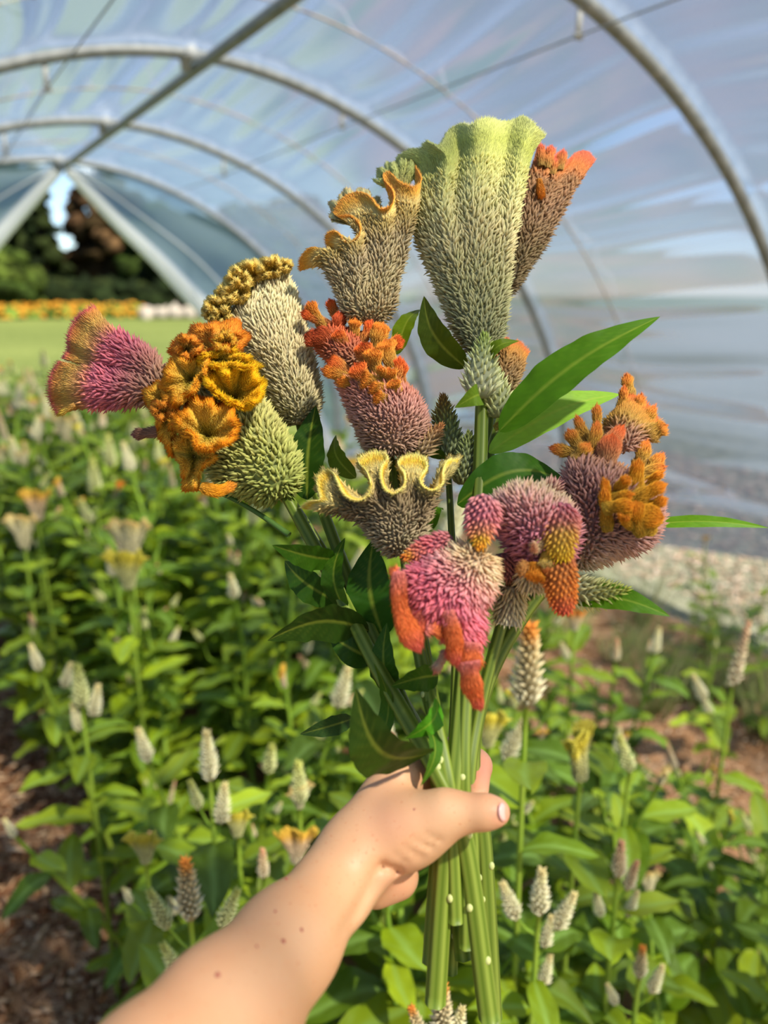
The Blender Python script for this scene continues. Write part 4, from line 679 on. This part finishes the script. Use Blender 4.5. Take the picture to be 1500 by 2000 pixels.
def crest_local(seed, body, crest):
    g_ = np.random.default_rng(seed); ph = np.linspace(0, 2*math.pi, 48, endpoint=False)[:, None]; v = np.linspace(0, 1, 16)[None]; wd = .12+.45*v**1.6; th = .11*(1-.5*v)
    G_ = np.stack([np.cos(ph)*wd+.05*np.sin(ph*5+seed)*v**3, np.sin(ph)*th+.13*np.sin(np.cos(ph)*7+seed)*v**3, v*1.0+.10*np.sin(np.cos(ph)*9+seed)*v**3+0*ph], -1)
    cr = body+crest; mb = MB(); mb.grid(G_, np.broadcast_to(ramp(v[0], cr)[None]*.8, G_.shape), wu=True)
    p, n, tv, _, vv = surf_sample(G_, .05, 0, 1); k = len(p); n = n*np.sign(np.sum(n*(p*[1, 1, 0]), 1))[:, None]; cc = ramp(vv, cr)*g_.uniform(.8, 1.2, (k, 1)); florets(mb, p, nrm(n*.6+tv*.8+g_.normal(0, .2, (k, 3))), .10, .05, np.clip(cc*.8, 0, 1), np.clip(cc*1.15, 0, 1), 4); return mb.mesh('flower_crest', M_PETAL)
CREAM = [(0, 'e6dfba'), (.6, 'efe6b8'), (1, 'dccb8c')]; CGRN = [(0, 'd6d8a0'), (.6, 'dadc98'), (1, 'c2c460')]; CPINK = [(0, 'e6d8b8'), (.6, 'e6caa0'), (1, 'dca47c')]; COR = [(0, 'd6d0b0'), (.7, 'd4c08c'), (.85, 'dca050'), (1, 'e28a34')]
SPK = {'cream': spike_local(1, CREAM), 'green': spike_local(2, CGRN), 'pink': spike_local(3, CPINK), 'orange': spike_local(4, COR), 'thin': spike_local(5, CPINK, 60, .09, .10)}
CRS = {'yellow': crest_local(1, [(0, 'c4c48c'), (.5, 'd0cc84')], [(.8, 'e0d044'), (1, 'eede5c')]), 'cream': crest_local(2, [(0, 'c4bc94'), (.6, 'd6cea4')], [(.85, 'e0d498'), (1, 'e4c070')]), 'gold': crest_local(3, [(0, 'c9bc9c'), (.6, 'd8bc94')], [(.85, 'e0b048'), (1, 'ecc048')]), 'orange': crest_local(4, [(0, 'd0c8a8'), (.6, 'd8c090')], [(.85, 'e2973c'), (1, 'ea8a2c')])}
HEADM = dict(SPK); HEADM.update({'crest_'+k: v for k, v in CRS.items()})
def obj_at(name, mesh, parent, loc, rot, sc):
    o = bpy.data.objects.new(name, mesh); o.location = Vector(loc); o.rotation_euler = rot if not hasattr(rot, 'to_euler') else rot.to_euler(); o.scale = (sc, sc, sc) if np.isscalar(sc) else sc; return link(o, parent)
def dirq(d, roll=0.): return Vector(d).to_track_quat('Z', 'Y') @ Matrix.Rotation(roll, 3, 'Z').to_quaternion()
# stem variants: axis + branch tips, unit height 1
VAR = []
for k in range(7):
    r = np.random.default_rng(100+k); lean = r.normal(0, .12, 2); tz = np.linspace(0, 1, 14); ax = np.stack([lean[0]*tz**1.5+.02*np.sin(tz*7+k), lean[1]*tz**1.5+.02*np.cos(tz*6+k), tz], 1); mb = MB()
    tube(mb, ax, np.linspace(.0105, .005, 14), seg=7, colfn=lambda T, H: ramp(T, [(0, '6a8030'), (1, '8fae3c')])); tips = []
    for j in range(6):
        f = r.uniform(.45, .93); b0 = np.array([np.interp(f, tz, ax[:, i]) for i in range(3)]); a = r.uniform(0, 6.28); l_ = r.uniform(.08, .2); tp = b0+[l_*.5*math.cos(a), l_*.5*math.sin(a), l_*.8]
        tube(mb, [b0, (b0+tp)/2+[.02*math.cos(a), .02*math.sin(a), -.01], tp], [.004, .0035, .0025], col=c('86a83a'), seg=5); tips.append((tp, nrm(tp-b0)))
    lv = []
    for j in range(20):
        f = .12+.82*(j+.5)/20; b0 = np.array([np.interp(f, tz, ax[:, i]) for i in range(3)]); lv.append((b0, j*2.4+r.normal(0, .3), r.uniform(-.25, .45)+f*.3, (.27*(1-.55*f))*r.uniform(.8, 1.25), r.integers(0, 6)))
    VAR.append((mb.mesh('stem', M_STEM), ax, tips, lv))
def lrot(a, el, roll=0.): return Matrix.Rotation(a, 4, 'Z') @ Matrix.Rotation(-el, 4, 'Y') @ Matrix.Rotation(roll, 4, 'X')
FOL = []
for k in range(7):      # joined foliage for the far plants
    mb = MB(); r = np.random.default_rng(200+k)
    for b0, a, el, L_, m_ in VAR[k][3]:
        me = LEAFM[m_]; v = np.zeros(len(me.vertices)*3, np.float32); me.vertices.foreach_get('co', v); v = v.reshape(-1, 3); cc = np.zeros(len(v)*4, np.float32); me.color_attributes['Col'].data.foreach_get('color', cc)
        R_ = np.array(lrot(a, el).to_3x3()); f = np.array([p.vertices[:] for p in me.polygons]); mb.add(v@R_.T*L_*1.1+b0, None, f, cc.reshape(-1, 4)[:, :3]*r.uniform(.8, 1.2))
    FOL.append(mb.mesh('foliage', M_FLEAF))
TOPS = {'cream': 'a cream spike', 'green': 'a greenish white spike', 'pink': 'a peach tinted spike', 'thin': 'a long thin spike', 'orange': 'an orange tipped spike', 'crest_cream': 'a cream crest', 'crest_yellow': 'a yellow crest', 'crest_gold': 'a golden crest'}
def where(x, y):
    if x > 1.65: return 'among tan chips near the tunnel side'
    if y > 4.6: return 'at the far end of the bed'
    if x < .47: return 'in the bed row beside the brown path'
    if y < 1.7: return 'in the near bed below the bouquet'
    return 'in the middle of the crowded bed'
def plant(x, y, h, near, heads, group='celosia plants in the bed', nl=20):
    hd, sz = heads[rng.integers(0, len(heads))]; label = 'celosia plant topped with '+TOPS[hd]+' '+where(x, y); k = rng.integers(0, 7); me, ax, tips, lv = VAR[k]; s_ = empty('celosia_plant', (x, y, 0), label, 'plant', group); s_.rotation_euler[2] = rng.uniform(0, 6.28); s_.scale = (h, h, h)
    obj_at('stem', me, s_, (0, 0, 0), (0, 0, 0), 1)
    if near:
        for b0, a, el, L_, m_ in [lv[i] for i in rng.choice(20, nl, replace=False)]: obj_at('leaf', LEAFM[m_], s_, b0, lrot(a, el), L_*rng.uniform(.85, 1.2)*.85/h**.5)
    else: obj_at('foliage', FOL[k], s_, (0, 0, 0), (0, 0, 0), 1)
    d = nrm(ax[-1]-ax[-3]); obj_at('flower_crest' if 'crest' in hd else 'flower_spike', HEADM[hd], s_, ax[-1]-d*.01, dirq(d), sz*rng.uniform(.8, 1.2))
    for i in range(rng.integers(1, 5)):
        tp, d = tips[i]; obj_at('flower_spike', SPK[('cream', 'green', 'pink')[rng.integers(0, 3)]], s_, tp, dirq(d), rng.uniform(.035, .065))
HD = [('cream', .09), ('green', .09), ('cream', .12), ('pink', .08), ('crest_cream', .055), ('crest_yellow', .05), ('thin', .12), ('crest_gold', .05), ('green', .07)]
# hero plants: each recognisable bloom at its own place in the bed
def hero(label, px, py, z, head, size, tilt=(0, 0), extra=(), nl=9, lean=(0, 0), leafL=.15, sr=.0045, z_top=True):
    tip = P(px, py, z); d = nrm(np.array([0, 0, 1.])+RIGHT*tilt[0]+np.array([SY, CY, 0])*tilt[1]); base0 = tip-d*size; gx, gy = base0[0]+lean[0], base0[1]+lean[1]
    s_ = empty('celosia_plant', (gx, gy, 0), label, 'plant', 'celosia plants in the bed'); g0 = np.array([gx, gy, 0]); ax = crom(np.array([g0, g0*.6+base0*.4+[0, 0, .02], base0]), 24); mb = MB(); tube(mb, ax, np.linspace(sr*1.5, sr*.8, 24), seg=8, colfn=lambda T, H: ramp(T, [(0, '7a8a30'), (1, '94b03c')])); mb.build('stem', M_STEM, s_)
    obj_at('flower_crest' if 'crest' in head else 'flower_spike', HEADM[head], s_, base0-g0, dirq(d, YAW*-1.0 if 'crest' in head else 0), size)
    for hd, f, dx, dz_, sz in extra:
        b0 = np.array([np.interp(f, np.linspace(0, 1, 24), ax[:, i]) for i in range(3)]); tp = b0+RIGHT*dx+[0, 0, dz_]; mb = MB(); tube(mb, [b0, b0*.5+tp*.5-[0, 0, .004], tp], .002, col=c('86a83a'), seg=5); mb.build('side_branch', M_STEM, s_)
        obj_at('flower_crest' if 'crest' in hd else 'flower_spike', HEADM[hd], s_, tp-g0, dirq(nrm(tp-b0+[0, 0, .05])), sz)
    for j in range(nl):
        f = .35+.6*(j+.5)/nl; b0 = np.array([np.interp(f, np.linspace(0, 1, 24), ax[:, i]) for i in range(3)]); obj_at('leaf', LEAFM[rng.integers(0, 6)], s_, b0-g0, lrot(j*2.4+rng.normal(0, .3), rng.uniform(-.2, .5)), leafL*rng.uniform(.8, 1.3)*(1.2-.6*f))
hero('tall cream bottlebrush spike with an orange cap right of the stems', 1036, 1222, 1.0, 'orange', .118, nl=8, lean=(.02, .0))
hero('pale cream spike with smaller ones down its stem above the forearm', 403, 1430, 1.15, 'cream', .075, extra=[('cream', .93, .0, .05, .07), ('cream', .86, .012, .03, .07), ('green', .88, -.02, .04, .05)])
hero('small bright yellow crest left of the wrist in the bed', 462, 1585, 1.2, 'crest_yellow', .045)
hero('yellow crest on a pale stalk above the grey green cluster', 280, 1630, 1.15, 'crest_yellow', .05, extra=[('cream', .85, -.03, .03, .03)])
hero('grey green cluster of upright spikes beside the forearm', 362, 1682, .95, 'orange', .088, extra=[('green', .93, -.03, .04, .06), ('green', .92, .04, .05, .06), ('cream', .88, .03, .02, .06), ('green', .86, -.02, .01, .06)])
hero('white green pointed spike above the wrist', 582, 1490, 1.2, 'green', .075, extra=[('crest_cream', .95, .0, .03, .04)])
hero('pinkish crest with golden rim touching the top of the forearm', 578, 1625, 1.15, 'crest_gold', .055)
hero('short peach coloured spike above the middle of the forearm', 512, 1660, 1.15, 'pink', .05)
hero('pale yellow hooked crest to the right of the thumb', 1130, 1432, 1.15, 'crest_yellow', .08, tilt=(-.1, 0))
hero('yellow green slanting spike right of the hooked crest', 1210, 1440, 1.3, 'green', .07, tilt=(-.35, 0))
hero('cluster of cream spikes low on the right beside a yellow stem', 1058, 1700, 1.0, 'cream', .07, extra=[('cream', .95, -.03, .03, .06), ('cream', .94, .025, .02, .06), ('cream', .9, .01, .02, .05), ('cream', .8, .012, .03, .05)])
hero('pinkish cream spike with paired side spikes at the lower right', 1214, 1645, 1.1, 'pink', .06, extra=[('pink', .94, .015, .02, .05), ('cream', .86, .02, .03, .045), ('cream', .86, -.02, .03, .045)])
hero('small cream spike with orange tip at the bottom right', 1255, 1850, 1.1, 'orange', .055, extra=[('cream', .9, .02, .03, .05), ('cream', .88, -.03, .02, .04)])
hero('orange tipped cream bloom at the very bottom below the stems', 865, 1925, .78, 'orange', .06, extra=[('orange', .96, -.02, .02, .045), ('cream', .95, .012, .02, .05)])
hero('tall thin tan spike standing alone at the right edge', 1462, 1215, 1.7, 'thin', .16, tilt=(.1, 0), extra=[('cream', .86, -.06, .06, .07), ('cream', .84, -.04, .03, .06)], nl=5)
hero('wide cream crest on a bright stem far left under the thin stalk', 250, 1020, 1.9, 'crest_cream', .10)
hero('green cream crest just below the wide cream one', 245, 1080, 1.8, 'crest_yellow', .09)
hero('cream yellow crest at the left edge in the middle distance', 68, 962, 2.4, 'crest_gold', .09, extra=[('pink', .95, .05, .04, .05)])
hero('pointed pale spike left of the pink fan flower', 180, 900, 2.5, 'green', .12, extra=[('crest_orange', .93, .06, .06, .05)])
hero('cream crest half way up at the left edge', 40, 1010, 2.2, 'crest_cream', .09)
hero('feathery cream spikes leaning over the left path', 60, 1260, 1.6, 'cream', .06, extra=[('cream', .9, .03, .03, .06)], tilt=(-.2, 0), lean=(.15, .05))
hero('cream spike pair standing left of the leaning stem', 150, 1300, 1.5, 'green', .09, extra=[('cream', .93, .02, .03, .07), ('cream', .9, -.01, .02, .06)])
hero('little pale spike leaning out over the brown path', 8, 1600, 1.35, 'cream', .04, tilt=(-.4, 0), lean=(.25, .1), nl=6)
hero('cream spike on a long stem near the middle left', 270, 1425, 1.4, 'cream', .07, tilt=(-.2, 0), lean=(.16, 0))
hero('small orange topped bloom behind the right hand flowers', 1125, 1195, 1.9, 'crest_orange', .05, extra=[('cream', .93, -.01, -.03, .05)])
hero('tan crest showing between the right flowers and the pale chips', 1205, 1250, 2.0, 'pink', .06)
hero('pair of pale spikes just right of the bouquet stems', 955, 1395, 1.25, 'crest_yellow', .06, extra=[('cream', .93, .03, .03, .08)])
hero('cream spike far left beneath the pink fan', 125, 815, 3.2, 'crest_cream', .10)
hero('pale crest in the far left bed below the lawn', 210, 850, 3.0, 'green', .13)
# crowd of the bed
np_ = 0
for yy in np.arange(.62, 7.2, .2):
    for xx in np.arange(.30, 1.56, .2):
        x, y = xx+rng.uniform(-.08, .08), yy+rng.uniform(-.08, .08); zc = x*SY*CP+y*CY*CP
        if math.hypot(x, y) < .62: continue
        near = zc < 2.3; edge = xx < .45
        h = rng.uniform(.62, .86) if zc < 1.6 else rng.uniform(.78, 1.02); h *= .62 if edge and y < 2.6 else 1
        if x*CY-y*SY > .12 and y < 4: h *= np.interp(x, [.7, 1.1, 1.5], [.95, .8, .62])
        plant(x, y, h, near, HD); np_ += 1
for i in range(24):
    x, y = rng.uniform(1.7, 2.9), rng.uniform(.5, 4.8); plant(x, y, rng.uniform(.3, .55), y < 2.2, HD, 'sparse celosia plants by the tunnel side', 9)
def grass(x, y, n, h, label):
    s_ = empty('grass_tuft', (x, y, 0), label, 'grass', 'grass tufts by the tunnel side'); mb = MB(); a = rng.uniform(0, 6.28, n); r_ = rng.uniform(0, .07, n); p = np.stack([x+r_*np.cos(a), y+r_*np.sin(a), 0*a], 1); d = np.stack([np.cos(a)*.35, np.sin(a)*.35, np.ones(n)], 1)+rng.normal(0, .12, (n, 3)); cc = ramp(rng.random(n), [(0, '6f8438'), (.6, '93a05c'), (1, 'b8a878')]); hairs(mb, p, d, h*rng.uniform(.5, 1.1, n), .006, cc, cc); mb.build('blades', M_FLEAF, s_, kind='stuff')
for i in range(46): grass(rng.uniform(2.2, 2.85), rng.uniform(.9, 4.8), 60, rng.uniform(.2, .5), 'loose tuft of thin grass beside the pale chips')
